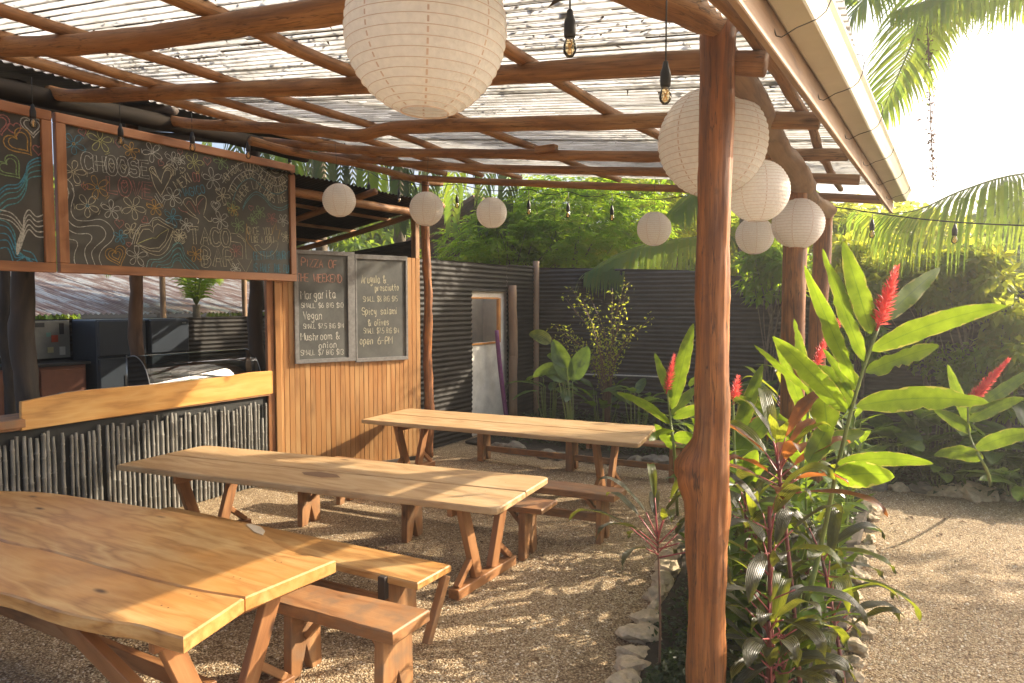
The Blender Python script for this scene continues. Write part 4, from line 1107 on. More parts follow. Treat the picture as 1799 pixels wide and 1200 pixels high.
b = MB(); cbox(b, ((gx0 + gx1) / 2, (gy0 + gy1) / 2, gz0 - .008), ((0, 1, 0), (1, 0, 0), (0, 0, 1)), ((gy1 - gy0) / 2, (gx1 - gx0) / 2 + .02, .012)); b.build('base', M_STEEL, gc)

# kitchen shelter: roof, logs
kr = thing('kitchen_shelter', (-8.6, 4, 0), 'dark open sided kitchen shelter on log posts behind the bar', 'shelter')
def slab(mbx, c4, t=.02):
    c4 = [V3(*p) for p in c4]; n_ = unit(np.cross(c4[1] - c4[0], c4[3] - c4[0])) * t
    vs = c4 + [p + n_ for p in c4]
    mbx.add(vs, [(0, 3, 2, 1), (4, 5, 6, 7), (0, 1, 5, 4), (1, 2, 6, 5), (2, 3, 7, 6), (3, 0, 4, 7)])
for i in range(8):
    y0 = -1.0 + i * .95
    b = MB(); n2 = 48; vs = []; fs = []
    for k in range(n2 + 1):
        yy = y0 + (1.0) * k / n2; dz = .012 * math.sin(2 * PI * yy / .08)
        for (x, z) in ((-6.62, 4.20), (-9, 4.62), (-11.6, 5.0)): vs.append((x, yy, z + dz + .006 * (i % 2)))
    for k in range(n2):
        for q in range(2): a = k * 3 + q; fs.append((a, a + 1, a + 4, a + 3))
    b.add(vs, fs); b.build('roof_sheet', M_CORR, kr, smooth=True)
b = MB(); tube(b, [(-6.70, -.6, 3.92), (-6.72, 1.5, 3.98), (-6.70, 3.2, 3.96), (-6.72, 5.0, 4.02), (-6.70, 6.35, 4.0)], .085, seg=12, n=24, bump=.12); b.build('eave_log', wood('blackened_log_wood', (.006, .005, .004), (.014, .011, .008), (.028, .021, .015), rough=.8, ring=7), kr, smooth=True)
for (px_, x, r, zt_) in ((12, -9.6, .06, 4.6), (44, -7.6, .10, 4.3), (242, -8.2, .075, 4.4), (452, -7.15, .085, 4.2)):
    g_ = on(px_, 600, 0, x)
    b = MB(); tube(b, [(x, g_[1], 0), (x + .01, g_[1] + .01, 1.2), (x - .02, g_[1] - .015, 1.8), (x, g_[1] + .01, 2.6), (x, g_[1], zt_)], [r * 1.1, r, r * 1.08, r * .95, r * .9], seg=14, n=26, bump=.22, seed=px_)
    b.build('log_post', W_DARK if px_ != 242 else wood('brown_log_wood', (.05, .022, .012), (.11, .055, .03), (.16, .09, .05), rough=.7), kr, smooth=True)
for yy in (.5, 2.5, 4.5, 6.3):
    b = MB(); tube(b, [(-6.6, yy, 4.12), (-11.4, yy, 4.88)], .05, seg=8, n=8, bump=.1); b.build('rafter', W_DARK, kr, smooth=True)
b = MB(); yz_box(b, -9.6, 8.0, 9.3, 2.05, 2.6, .03); b.build('hanging_panel', M_BLACKWALL, kr)
# lean-to roof behind the panel wall
lt = thing('lean_to_roof', (-8.4, 7.6, 0), 'low lean-to with black corrugated roof on round poles behind the pizza chalkboards', 'shelter')
e0 = on(515, 338, 0, -6.75); e1 = on(716, 372, 0, -6.75)
def lz(x): return 3.62 + (x + 6.6) * .17
for i in range(4):
    y0 = 5.6 + i * .82
    b = MB(); n2 = 40; vs = []; fs = []
    for k in range(n2 + 1):
        yy = y0 + .86 * k / n2; dz = .014 * math.sin(2 * PI * yy / .076)
        for x in (-6.55, -8.0, -10.2): vs.append((x, yy, lz(x) + .09 + dz + .006 * (i % 2)))
    for k in range(n2):
        for q in range(2): a = k * 3 + q; fs.append((a, a + 1, a + 4, a + 3))
    b.add(vs, fs); b.build('roof_sheet', M_CORR, lt, smooth=True)
b = MB(); tube(b, [(-6.72, 5.3, lz(-6.72) - .06), (-6.70, 7.2, lz(-6.7) - .07), (-6.72, 8.95, lz(-6.7) - .05)], .06, seg=10, n=14, bump=.12); b.build('eave_pole', W_POLE, lt, smooth=True)
for yy in (8.85, 7.3):
    b = MB(); tube(b, [(-6.4, yy, lz(-6.4) + .02), (-8.3, yy, lz(-8.3) - .01), (-10.1, yy, lz(-10.1))], .045, seg=10, n=10, bump=.12); b.build('rafter', W_POLE, lt, smooth=True)
for x in (-6.95, -7.15):
    b = MB(); cbox(b, (x + .2, 8.85, 1.75), ((0, 0, 1), (0, 1, 0), (1, 0, 0)), (1.75, .05, .045)); b.build('post', W_POLE, lt)
for x in (-7.5, -8.3, -9.1):
    b = MB(); cbox(b, (x, 7.6, lz(x) + .05), ((0, 1, 0), (1, 0, 0), (0, 0, 1)), (1.5, .03, .022)); b.build('batten', W_POLE, lt)
b = MB(); corrugated(b, (-6.95, 8.95), (-9.8, 8.95), 1.9, 3.2, hseg=3, zt1=2.9, nrm=(0, -1, 0)); b.build('iron_sheet', M_CORR, lt, smooth=True)

for m_ in bpy.data.materials:
    if m_.name.startswith('blackened_log_wood'):
        for x_ in m_.node_tree.nodes:
            if x_.type == 'BSDF_PRINCIPLED': x_.inputs['Specular IOR Level'].default_value = .08
# ------------------------------------------------------------------ pergola
pg = thing('pergola', (-3.4, 4.5, 0), 'pergola of peeled logs roofed with clear corrugated sheets over the tables', 'pergola')
def zr(x): return 3.28 - .12 * (x + .88)
RAF = [
 (1.3, .06, [(-6.3, None), (-4.5, None), (-2.5, None), (-.5, None)]),
 (2.36, .062, [(0, 83), (100, 80), (200, 73), (300, 62), (400, 46), (500, 31), (610, 14), (800, -20), (1010, -55)]),
 (3.4, .056, [(88, 162), (130, 168), (250, 165), (400, 158), (500, 155), (620, 151), (760, 141), (900, 130), (1050, 120), (1225, 110), (1345, 112)]),
 (4.53, .052, [(290, 210), (340, 218), (450, 224), (560, 231), (630, 238), (690, 225), (850, 219), (1000, 216), (1160, 212), (1300, 211), (1440, 212)]),
 (5.7, .047, [(450, 246), (560, 258), (700, 268), (850, 270), (1000, 273), (1160, 275), (1300, 272), (1490, 272)]),
 (6.64, .043, [(560, 272), (640, 280), (700, 287), (850, 295), (1000, 299), (1160, 302), (1300, 307), (1510, 316)]),
 (7.8, .043, [(690, 310), (740, 313), (850, 319), (1000, 325), (1225, 333), (1400, 344), (1562, 351)])]
for i, (yy, r, pts) in enumerate(RAF):
    P = [on(p[0], p[1], 1, yy) if p[1] is not None else V3(p[0], yy, zr(p[0])) for p in pts]
    b = MB(); tube(b, P, r, seg=14, n=60, bump=.16, freq=2.2, seed=i + 3); b.build('rafter', W_POLE, pg, smooth=True)
for i, (x, r) in enumerate(((-5.8, .042), (-5.17, .036), (-4.5, .036), (-3.22, .038), (-1.86, .036), (-.72, .034), (-2.6, .03))):
    if x == -2.6: continue
    P = []; rr = random.Random(i)
    for yy in np.linspace(.3, 8.0, 12):
        P.append((x + .05 * math.sin(yy * .9 + i * 2) + rr.uniform(-.02, .02), yy, zr(x) + .085 + rr.uniform(-.012, .012)))
    b = MB(); tube(b, P, [r * 1.1, r, r * .85], seg=10, n=60, bump=.2, freq=3, seed=i + 20); b.build('purlin', W_POLE, pg, smooth=True)
# left edge pole and eave
b = MB(); tube(b, [on(p[0], p[1], 0, -6.12) for p in ((440, 247), (520, 268), (640, 291), (735, 316), (775, 322))], .045, seg=12, n=30, bump=.2, seed=55); b.build('edge_pole', W_POLE, pg, smooth=True)
# short block offcuts between layers
for (px_, py_, yy) in ((960, 262, 5.7), (685, 278, 6.64)):
    p_ = on(px_, py_, 1, yy - .05); b = MB(); cbox(b, p_, ((1, 0, 0), (0, 1, 0), (0, 0, 1)), (.10, .04, .03)); b.build('spacer_block', W_POLE, pg)
# long beam over the outer posts
LB = [on(p[0], p[1], 0, -.88) for p in ((1258, 30), (1300, 95), (1330, 160), (1348, 195), (1375, 240), (1402, 272), (1430, 322), (1456, 362))]
LB = [V3(-.86, .6, 3.62), V3(-.87, 2.3, 3.52)] + [V3(-.88, max(2.9 + .68 * i, 0) if False else p[1], p[2]) for i, p in enumerate(LB)]
zs_ = [3.40, 3.36, 3.33, 3.27, 3.2, 3.17, 3.15, 3.13]
ys_ = [3.42, 3.9, 4.6, 5.1, 5.55, 5.95, 6.9, 7.7]
rs_ = [.07, .072, .08, .075, .09, .11, .07, .082]
b = MB(); tube(b, [V3(-.86 + .025 * math.sin(i * 1.9), y_, z_ - .06) for i, (y_, z_) in enumerate(zip(ys_, zs_))], rs_, seg=18, n=90, bump=.22, freq=3.5, seed=77); b.build('outer_beam', W_GREY, pg, smooth=True)
b = MB(); tube(b, [V3(-.79, 3.33, 3.43), V3(-.85, 3.2, 3.42), on(1205, 12, 1, 2.98), on(1145, -12, 1, 2.78), on(1060, -50, 1, 2.5), on(960, -100, 1, 2.2)], [.06, .074, .08, .074, .066, .06], seg=18, n=40, bump=.22, freq=4, seed=31); b.build('tie_log', W_POLE, pg, smooth=True)
# posts
def knob(p, th, R):
    z = p[2]
    d = math.exp(-((z - 1.42) / .17) ** 2)
    ang = math.cos(th - KN)
    R *= 1 + .75 * d * max(0, ang) ** 2 + .25 * math.exp(-((z - 1.12) / .12) ** 2) * max(0, math.cos(th - KN - 2.7)) ** 2
    R *= 1 + .03 * math.sin(th * 7 + z * 2) + .02 * math.sin(th * 15 + z * 5)
    return R
KN = 0.0
def post_pts(x, y, h, wob, s_):
    r_ = random.Random(s_); return [(x + r_.uniform(-wob, wob) * (k > 0), y + r_.uniform(-wob, wob) * (k > 0), h * k / 6) for k in range(7)]
# find which tube angle faces the camera's left
b = MB(); tube(b, [(-.835, 3.26, -.05), (-.84, 3.26, .5), (-.838, 3.26, 1.0), (-.832, 3.27, 1.5), (-.838, 3.27, 2.1), (-.835, 3.27, 2.7), (-.83, 3.27, 3.46)], [.088, .088, .088, .080, .074, .075, .077], seg=48, n=160, bump=.10, freq=4, seed=5, rfun=None)
p1b = b
N0 = None
# displace the knobbly scar on the left-hand side
vv = p1b.v[0]; cx_, cy_ = -.836, 3.265
left = -_r
for k in range(len(vv)):
    rel = vv[k] - V3(cx_, cy_, vv[k][2]); rl = np.linalg.norm(rel[:2]); dr = rel / max(rl, 1e-6); z = vv[k][2]
    a_ = max(0, float(np.dot(dr, left)))
    d_ = .075 * math.exp(-((z - 1.40 if z > 1.40 else (z - 1.40) * .55) / .085) ** 2) * a_ ** 3 + .022 * math.exp(-((z - 1.15) / .2) ** 2) * a_ + .02 * math.exp(-((z - 1.2) / .1) ** 2) * max(0, -float(np.dot(dr, left))) ** 4
    d_ += .022 * math.exp(-((z - 1.40) / .16) ** 2) * max(0, a_) * (noise.noise(Vector((dr[0] * 5, dr[1] * 5, z * 11))) + .6 * noise.noise(Vector((dr[0] * 11, dr[1] * 11, z * 26))))
    d_ += .007 * noise.noise(Vector((dr[0] * 6, dr[1] * 6, z * 1.5))) + .0025 * noise.noise(Vector((dr[0] * 16, dr[1] * 16, z * 3)))
    vv[k] = vv[k] + dr * d_
p1b.build('post', W_POST, pg, smooth=True)
b = MB(); tube(b, post_pts(-.88, 5.92, 3.2, .012, 2), [.10, .095, .09, .088, .09], seg=20, n=60, bump=.10, freq=3, seed=6); b.build('post', W_POST, pg, smooth=True)
b = MB(); tube(b, post_pts(-.89, 7.64, 3.15, .015, 3), [.10, .09, .085, .085, .09], seg=20, n=60, bump=.10, freq=3, seed=8); b.build('post', W_POST, pg, smooth=True)
b = MB(); tube(b, [(-5.97, 7.86, 0), (-5.95, 7.86, .8), (-5.99, 7.88, 1.4), (-5.95, 7.86, 2.1), (-5.98, 7.87, 2.7), (-6.0, 7.86, 3.3), (-5.99, 7.86, 3.86)], [.075, .07, .062, .058, .06, .055, .055], seg=14, n=60, bump=.22, freq=4, seed=9); b.build('post', W_POST, pg, smooth=True)
# fascia and gutter (slightly splayed)
fa0, fa1 = V3(-.59, .4, 3.18), V3(-.295, 8.12, 3.18)
fd_ = unit(fa1 - fa0); fs_ = V3(fd_[1], -fd_[0], 0)
mid = fa0 + (fa1 - fa0) * .65
for (a_, e_) in ((fa0, mid - fd_ * .003), (mid, fa1)):
    b = MB(); beam(b, a_, e_, .028, .22); b.build('fascia_board', W_GREY, pg)
# gutter: a D-shaped channel
gp = [(.02, .06), (.02, -.045), (.03, -.052), (.125, -.052), (.132, -.045), (.142, -.01), (.158, .035), (.172, .055), (.172, .066), (.155, .066), (.135, .0), (.124, -.036), (.116, -.044), (.04, -.044), (.027, -.04), (.027, .06)]
b = MB(); vs = []; n_ = len(gp); ks = 14
for k in range(ks + 1):
    o_ = fa0 + (fa1 + fd_ * .05 - fa0) * k / ks
    for (sx, sz) in gp: vs.append(o_ + fs_ * sx + V3(0, 0, sz + .06 + .003 * math.sin(k * 1.3)))
fs2 = [(k * n_ + i, k * n_ + (i + 1) % n_, (k + 1) * n_ + (i + 1) % n_, (k + 1) * n_ + i) for k in range(ks) for i in range(n_)]
b.add(vs, fs2); b.build('gutter', M_GUTTER, pg)
b = MB(); o_ = fa1 + fd_ * .052; b.add([o_ + fs_ * sx + V3(0, 0, sz + .06) for (sx, sz) in ((.02, .06), (.02, -.045), (.03, -.052), (.125, -.052), (.142, -.01), (.172, .066))], [(0, 1, 2, 3, 4, 5)]); b.build('gutter_end_cap', M_GUTTER, pg)
for t_ in (.30, .42, .54, .66, .78, .9):
    o_ = fa0 + (fa1 - fa0) * t_
    b = MB(); tube(b, [o_ + V3(0, 0, .09), o_ + fs_ * .02 + V3(0, 0, -.06), o_ + fs_ * .09 + V3(0, 0, -.045), o_ + fs_ * .185 + V3(0, 0, -.01), o_ + fs_ * .2 + V3(0, 0, .11), o_ + fs_ * .05 + fd_ * .1 + V3(0, 0, .16)], .0022, seg=4, n=16); b.build('tie_wire', M_WIRE, pg, smooth=True)
# clear sheets
pit = .076
def zs(x): return zr(x) + .135
sy = .2; i = 0
while sy < 8.1:
    y1_ = min(sy + .86, 8.12); ny = int((y1_ - sy) / pit * 8); xs = np.linspace(-6.35, -.30, 9)
    vs = []; fs = []
    for k in range(ny + 1):
        yy = sy + (y1_ - sy) * k / ny
        for x in xs: vs.append((x, yy, zs(x) + .011 * math.sin(2 * PI * yy / pit) + .006 * (i % 2) + .006 * noise.noise(Vector((x, yy, 0)))))
    for k in range(ny):
        for q in range(8): a_ = k * 9 + q; fs.append((a_, a_ + 1, a_ + 10, a_ + 9))
    b = MB(); b.add(vs, fs); b.build('roof_sheet', M_ROOF, pg, smooth=True)
    sy += .80; i += 1
# leaf litter lying in the valleys of the roof
def litter():
    P = []
    N = 24000
    x = RNG.uniform(-6.3, -.4, N); yv = np.round(RNG.uniform(.3, 8.05, N) / pit - .25) * pit + pit * .75 + RNG.normal(0, .006, N)
    cl = np.array([noise.noise(Vector((a * .9, b_ * 2.2, 3.3))) + .6 * noise.noise(Vector((a * 4, b_ * 5, 1.3))) for a, b_ in zip(x, yv)])
    keep = cl > RNG.uniform(-.25, .55, N); x = x[keep]; yv = yv[keep]; n = len(x)
    # seams where two sheets overlap gather more
    xs_ = RNG.uniform(-6.3, -.4, 3600); ys2 = .2 + .8 * RNG.integers(1, 10, 3600) + .03 + RNG.normal(0, .012, 3600)
    x = np.concatenate([x, xs_]); yv = np.concatenate([yv, ys2]); n = len(x)
    z = 3.28 - .12 * (x + .88) + .135 + .002 + RNG.uniform(0, .012, n)
    ang = RNG.normal(0, .5, n) + (RNG.random(n) > .85) * RNG.uniform(0, 3, n)
    Dr = np.stack([np.cos(ang), np.sin(ang), RNG.normal(0, .12, n)], 1)
    Nr = np.stack([RNG.normal(0, .3, n), RNG.normal(0, .3, n), np.ones(n)], 1)
    L = RNG.gamma(2.2, .016, n) + .012; Wd = RNG.uniform(.006, .018, n) * (1 + (RNG.random(n) > .95) * 2.5)
    Vv, F = leaf_cloud(np.stack([x, yv, z], 1), Dr, Nr, L, Wd, .3, .05)
    fast_mesh('roof_leaf_litter', Vv, F, M_LITTER, kind='stuff', label='dead leaves and twigs lying in the valleys of the clear pergola roof', cat='leaf litter')
    # continuous dirt lines in the valleys
    b = MB()
    for k in range(int(8 / pit)):
        yy = pit * (k + .75) + .0
        if yy < .3 or yy > 8: continue
        x0_ = -6.3
        while x0_ < -.45:
            ln = U(.15, 1.1)
            if random.random() < .72:
                x1_ = min(x0_ + ln, -.4); w_ = U(.003, .008) if random.random() < .7 else U(.008, .014)
                b.add([(x0_, yy - w_, zs(x0_) - .0092), (x1_, yy - w_ * .6, zs(x1_) - .0092), (x1_, yy + w_ * .6, zs(x1_) - .0092), (x0_, yy + w_, zs(x0_) - .0092)], [(0, 1, 2, 3)])
            x0_ += ln + U(0, .12)
    o = b.build('valley_dirt', M_LITTER, pg); o['kind'] = 'stuff'
litter()

# ------------------------------------------------------------------ tables and benches
def plank_top(t, z, th, outline, m, name='plank', grain=0, ch=.008):
    b = MB(); prism(b, outline, (0, 0, z - th), (1, 0, 0), (0, 1, 0), (0, 0, 1), th, ch, grain=grain)
    return b.build(name, m, t)
def smooth_line(pts, n): return [tuple(p) for p in resample(pts, n)]
def trestle(t, x, yc, h, half=.30, m=W_LEG, flip=1, sill=.42):
    """V legs on a sill, with raking braces, in the plane x = const"""
    for s_ in (-1, 1):
        b = MB(); beam(b, (x, yc + s_ * half, h - .005), (x, yc + s_ * .11, .075), .10, .055, up=(1, 0, 0)); b.build('leg', m, t)
        b = MB(); beam(b, (x, yc + s_ * .19, .24), (x, yc + s_ * (sill - .04), .078), .045, .05, up=(1, 0, 0)); b.build('brace', m, t)
    b = MB(); beam(b, (x, yc - sill, .038), (x, yc + sill, .038), .09, .075); b.build('sill', m, t)
    b = MB(); beam(b, (x + .055 * flip, yc - half - .08, h - .045), (x + .055 * flip, yc + half + .08, h - .045), .045, .085); b.build('cleat', m, t)

TZ = .735
g2 = lambda *ps: [tuple(on(p[0], p[1], 2, TZ)[:2]) for p in ps]
# table 1, front left, live-edged slabs
t1 = thing('picnic_table', (-4.5, 2.3, 0), 'large table of two thick live edged slabs at the front left', 'table', 'wooden tables')
fr_edge = g2((322, 1121), (290, 1112), (240, 1097), (180, 1089), (100, 1072), (0, 1040)); fr_edge += [(-4.6, 1.50), (-6.2, 1.52)]
seam = g2((430, 1050), (330, 1033), (200, 1000), (90, 968), (0, 949)); seam += [(-5.6, 2.08), (-6.2, 2.08)]
bk_edge = g2((590, 984), (548, 976), (515, 968), (490, 956), (463, 935), (438, 921), (385, 913), (280, 894), (150, 874), (70, 864), (0, 862)); bk_edge += [(-6.2, 2.62)]
plank_top(t1, TZ, .075, smooth_line(fr_edge, 24) + smooth_line([(a, b_ - .004) for a, b_ in seam][::-1], 18), W_TABLE)
plank_top(t1, TZ, .075, smooth_line([(a, b_ + .004) for a, b_ in seam], 18) + smooth_line(bk_edge[::-1], 34), W_TABLE)
b = MB(); q_ = g2((458, 926), (466, 934), (462, 941), (446, 935), (432, 922), (440, 921)); prism(b, q_, (0, 0, TZ + .0015), (1, 0, 0), (0, 1, 0), (0, 0, 1), .002, .0005); b.build('bare_patch', plain('pale_sapwood', (.60, .48, .33), .6), t1)
trestle(t1, -3.02, 2.26, TZ - .075, half=.34, m=W_LEG)
trestle(t1, -5.6, 2.2, TZ - .075, half=.30, flip=-1)
b = MB(); beam(b, (-3.1, 2.0, .12), (-4.5, 2.0, .60), .06, .10); b.build('long_brace', W_LEG, t1)
b = MB(); beam(b, (-3.1, 2.25, .16), (-5.5, 2.2, .16), .05, .09); b.build('stretcher', W_LEG, t1)

def rect_table(P, label, seamt=.5, m=W_TABLE2, stretcher=False, legoff=(.5, .35), th=.05):
    """P: front-left, back-left, back-right, front-right corners (xy)"""
    P = [V3(*p, 0) for p in P]; fl_, bl_, br_, fr_ = P
    c_ = sum(P) / 4
    t = thing('picnic_table', (c_[0], c_[1], 0), label, 'table', 'wooden tables')
    sl, sr = fl_ + (bl_ - fl_) * seamt, fr_ + (br_ - fr_) * seamt
    def edge(p, q, k=10, amp=.006):
        return [tuple((p + (q - p) * i_ / k + V3(0, U(-amp, amp), 0) * (0 < i_ < k))[:2]) for i_ in range(k + 1)]
    e_ = V3(0, .005, 0)
    rc = .05
    dx = unit(fr_ - fl_); dy = unit(br_ - fr_)
    front = edge(fl_, fr_ - dx * rc) + [tuple((fr_ - dx * rc * .3 + dy * rc * .3)[:2]), tuple((fr_ + dy * rc)[:2])] + edge(sr - e_, sl - e_, amp=.001)
    back = edge(sl + e_, sr + e_, amp=.001) + [tuple((br_ - dy * rc)[:2]), tuple((br_ - dx * rc * .3 - dy * rc * .3)[:2])] + edge(br_ - dx * rc, bl_ + dx * .06) + [tuple((bl_ - dy * .05)[:2])]
    plank_top(t, TZ, th, front, m); plank_top(t, TZ + .002, th, back, m)
    for s_, o_ in ((0, legoff[0]), (1, legoff[1])):
        cx_ = (sl + (sr - sl) * (o_ / 3.6)) if s_ == 0 else (sr - (sr - sl) * (o_ / 3.6))
        trestle(t, cx_[0], cx_[1], TZ - th, half=.31, flip=-1 if s_ else 1)
    return t, sl, sr
t2, sl2, sr2 = rect_table([(-6.11, 3.52), (-6.2, 4.47), (-2.60, 5.06), (-2.5, 4.08)], 'middle table with a dark scratch on its planks, in front of the bar canes', m=W_TABLE2, legoff=(.55, .34))
b = MB(); prism(b, g2((530, 830), (560, 829), (592, 834), (598, 839), (565, 839), (535, 834)), (0, 0, TZ + .0005), (1, 0, 0), (0, 1, 0), (0, 0, 1), .001, .0003); b.build('scratch_mark', plain('dark_scrape', (.22, .12, .06), .7), t2)
t3, sl3, sr3 = rect_table([(-5.93, 6.46), (-6.01, 7.48), (-2.62, 7.84), (-2.45, 6.75)], 'farthest table, nearest the iron fence and below the white doorway', m=W_TABLE2, legoff=(.42, .5))

def bench(P, label, z=.46, th=.06, legs=(.14, .86), m=W_BENCH, legw=.9, stretcher=0, rough=.0, lw=.055, brace=True, ml=None):
    P = [V3(*p, 0) for p in P]; a_, b_, c_, d_ = P   # front-left, back-left, back-right, front-right
    cen = sum(P) / 4
    t = thing('bench', (cen[0], cen[1], 0), label, 'bench', 'wooden benches')
    def edge(p, q, k=8, amp=.006): return [tuple((p + (q - p) * i_ / k + V3(U(-amp, amp), U(-amp, amp), 0) * (0 < i_ < k))[:2]) for i_ in range(k)]
    out_ = edge(a_, d_) + edge(d_, c_, 3, .002) + edge(c_, b_) + edge(b_, a_, 3, .002)
    plank_top(t, z, th, out_, m, name='seat')
    ax = unit((d_ + c_) / 2 - (a_ + b_) / 2); ay = unit(V3(-ax[1], ax[0], 0))
    Lb_ = np.linalg.norm((d_ + c_) / 2 - (a_ + b_) / 2)
    for f in legs:
        lo = a_ + (d_ - a_) * f; hi = b_ + (c_ - b_) * f; mid_ = (lo + hi) / 2; w_ = np.linalg.norm(hi - lo) * legw / 2
        zz = z - th
        o2 = [(-w_, 0), (-w_ * .38, 0), (0, zz * .42), (w_ * .38, 0), (w_, 0), (w_ * .97, zz * .4), (w_ * .92, zz), (-w_ * .92, zz), (-w_ * .97, zz * .4)]
        bb = MB(); prism(bb, o2, mid_ - ax * lw / 2, ay, (0, 0, 1), ax, lw, .004, grain=1); bb.build('leg', ml or m, t)
        if brace:
            s_ = 1 if f < .5 else -1
            bb = MB(); beam(bb, mid_ + ax * s_ * .035 + V3(0, 0, zz - .17), mid_ + ax * s_ * .18 + V3(0, 0, zz - .008), .045, .035, up=(0, 0, 1)); bb.build('brace', ml or m, t)
    if stretcher:
        lo = mid_
        m0 = (a_ + b_) / 2 + ax * Lb_ * legs[0]; m1 = (a_ + b_) / 2 + ax * Lb_ * legs[-1]
        bb = MB(); beam(bb, m0 + ax * .03 + V3(0, 0, stretcher), m1 - ax * .03 + V3(0, 0, stretcher), .04, .075); bb.build('stretcher', ml or m, t)
    return t
g46 = lambda *ps: [tuple(on(p[0], p[1], 2, .46)[:2]) for p in ps]
bench(g46((475, 1054), (545, 1026), (755, 1071), (690, 1113)), 'short thick plank bench in front of the right end of the live edged table', legs=(.10, .86), th=.07, lw=.06)
P1b = [(-5.4, 3.18), (-5.4, 3.5), (-2.57, 3.66), (-2.58, 3.32)]
bb_ = bench([(-5.4, 3.22), (-5.4, 3.55), (-2.60, 3.66), (-2.60, 3.31)], 'long bench with a red streak in its seat behind the live edged table', legs=(.1, .90), m=W_TABLE, th=.05, stretcher=.2, ml=W_BENCH)
b = MB(); cbox(b, (-2.86, 3.295, .385), ((0, 0, 1), (1, 0, 0), (0, 1, 0)), (.072, .028, .022)); b.build('repair_block', W_DARK, bb_)
b = MB(); beam(b, (-2.60, 3.60, .41), (-2.62, 3.42, .03), .05, .05, up=(1, 0, 0)); b.build('brace', W_BENCH, bb_)
bench([(-5.5, 4.66), (-5.5, 4.97), (-2.68, 5.36), (-2.66, 5.03)], 'bench under the far side of the middle table with its end sticking out', legs=(.12, .53, .93), th=.045, lw=.06)
bench([(-5.6, 5.42), (-5.6, 5.70), (-2.30, 6.02), (-2.30, 5.72)], 'bench along the near side of the farthest table', legs=(.07, .95), th=.06, stretcher=.2, lw=.05)
bench([(-5.38, 7.98), (-5.38, 8.24), (-2.4, 8.42), (-2.4, 8.16)], 'thin bench on the far side of the farthest table, nearest the iron fence', legs=(.06, .5, .95), th=.04, stretcher=.16, brace=False, lw=.09)

M_NAIL = plain('rusty_nail', (.07, .04, .03), .7)
def nails(root, z, pts):
    b = MB()
    for (x, y) in pts:
        n_ = 7; b.add([(x + .0045 * math.cos(k * 2 * PI / n_), y + .0045 * math.sin(k * 2 * PI / n_), z + .0008) for k in range(n_)], [tuple(range(n_))])
    o = b.build('nail_heads', M_NAIL, root); o['kind'] = 'stuff'
nails(t2, TZ + .003, [(x, y) for x in (-2.82, -2.88, -5.72, -5.78) for y in ((4.2, 4.42, 4.72, 4.92) if x > -4 else (3.66, 3.84, 4.12, 4.34))])
nails(t3, TZ + .003, [(x, y) for x in (-2.98, -3.03, -5.5) for y in (6.85, 7.05, 7.4, 7.6)])
nails(t1, TZ + .001, [(x, y) for x in (-3.0, -3.05) for y in (1.95, 2.1, 2.35, 2.62)])
# ------------------------------------------------------------------ paper lanterns
def lantern_meshes():
    NR = 22; prof_p = []; 
    t0, t1_ = .30, PI - .30
    for i in range(NR):
        for k in range(3):
            f = (i + k / 3) / NR; th = t0 + (t1_ - t0) * f
            r = 1 - .012 * math.sin(PI * k / 3)
            prof_p.append((math.sin(th) * r, -math.cos(th) * r))
    prof_p.append((math.sin(t1_), -math.cos(t1_)))
    bp = MB(); lathe(bp, prof_p, (0, 0, 0), 48)
    br = MB()
    for i in range(NR + 1):
        th = t0 + (t1_ - t0) * i / NR; R = math.sin(th) * 1.001; z = -math.cos(th)
        w_ = .0042 if 0 < i < NR else .012
        lathe(br, [(R - w_, z), (R + w_ * .45, z - w_), (R + w_ * .45, z + w_), (R - w_, z)], (0, 0, 0), 48)
    bs = MB()
    for k in range(8):
        a_ = 2 * PI * k / 8 + .2; pts = []
        for th in np.linspace(t0, t1_, 24): pts.append((math.sin(th) * .992, -math.cos(th) * .992))
        vs = []
        for (R, z) in pts:
            for s_ in (-1, 1): vs.append((R * math.cos(a_ + s_ * .012 / max(R, .2)), R * math.sin(a_ + s_ * .012 / max(R, .2)), z))
        bs.add(vs, [(2 * i, 2 * i + 1, 2 * i + 3, 2 * i + 2) for i in range(23)])
    return bp, br, bs
bp, br, bs = lantern_meshes()
for q_ in (bp, br, bs):
    v_ = q_.v[0] if len(q_.v) == 1 else None
    for arr in q_.v:
        for k in range(len(arr)):
            p_ = arr[k]; arr[k] = p_ * (1 + .018 * noise.noise(Vector(p_ * 1.7)) + .006 * noise.noise(Vector(p_ * 6)))
LAN = [(748, 58, 142, .50, 'biggest white paper lantern, cut by the top of the photo'),
       (1251, 250, 94, .60, 'large pale pink paper lantern partly hidden by the front post'),
       (1332, 336, 54, .36, 'cream paper lantern hanging right of the front post just below the large pink one'),
       (1402, 393, 44, .39, 'pinkish paper lantern hanging behind the second post'),
       (1326, 414, 33, .35, 'bright small paper lantern between the front and second posts'),
       (1149, 402, 30, .35, 'small paper lantern against the bright tree, right of the yard centre'),
       (864, 374, 27, .35, 'small paper lantern right of the corner pole in front of the brown roof'),
       (749, 367, 30, .37, 'small paper lantern hanging over the corner pole'),
       (596, 352, 29, .34, 'small paper lantern left of the corner pole before the lean-to')]
pm = None
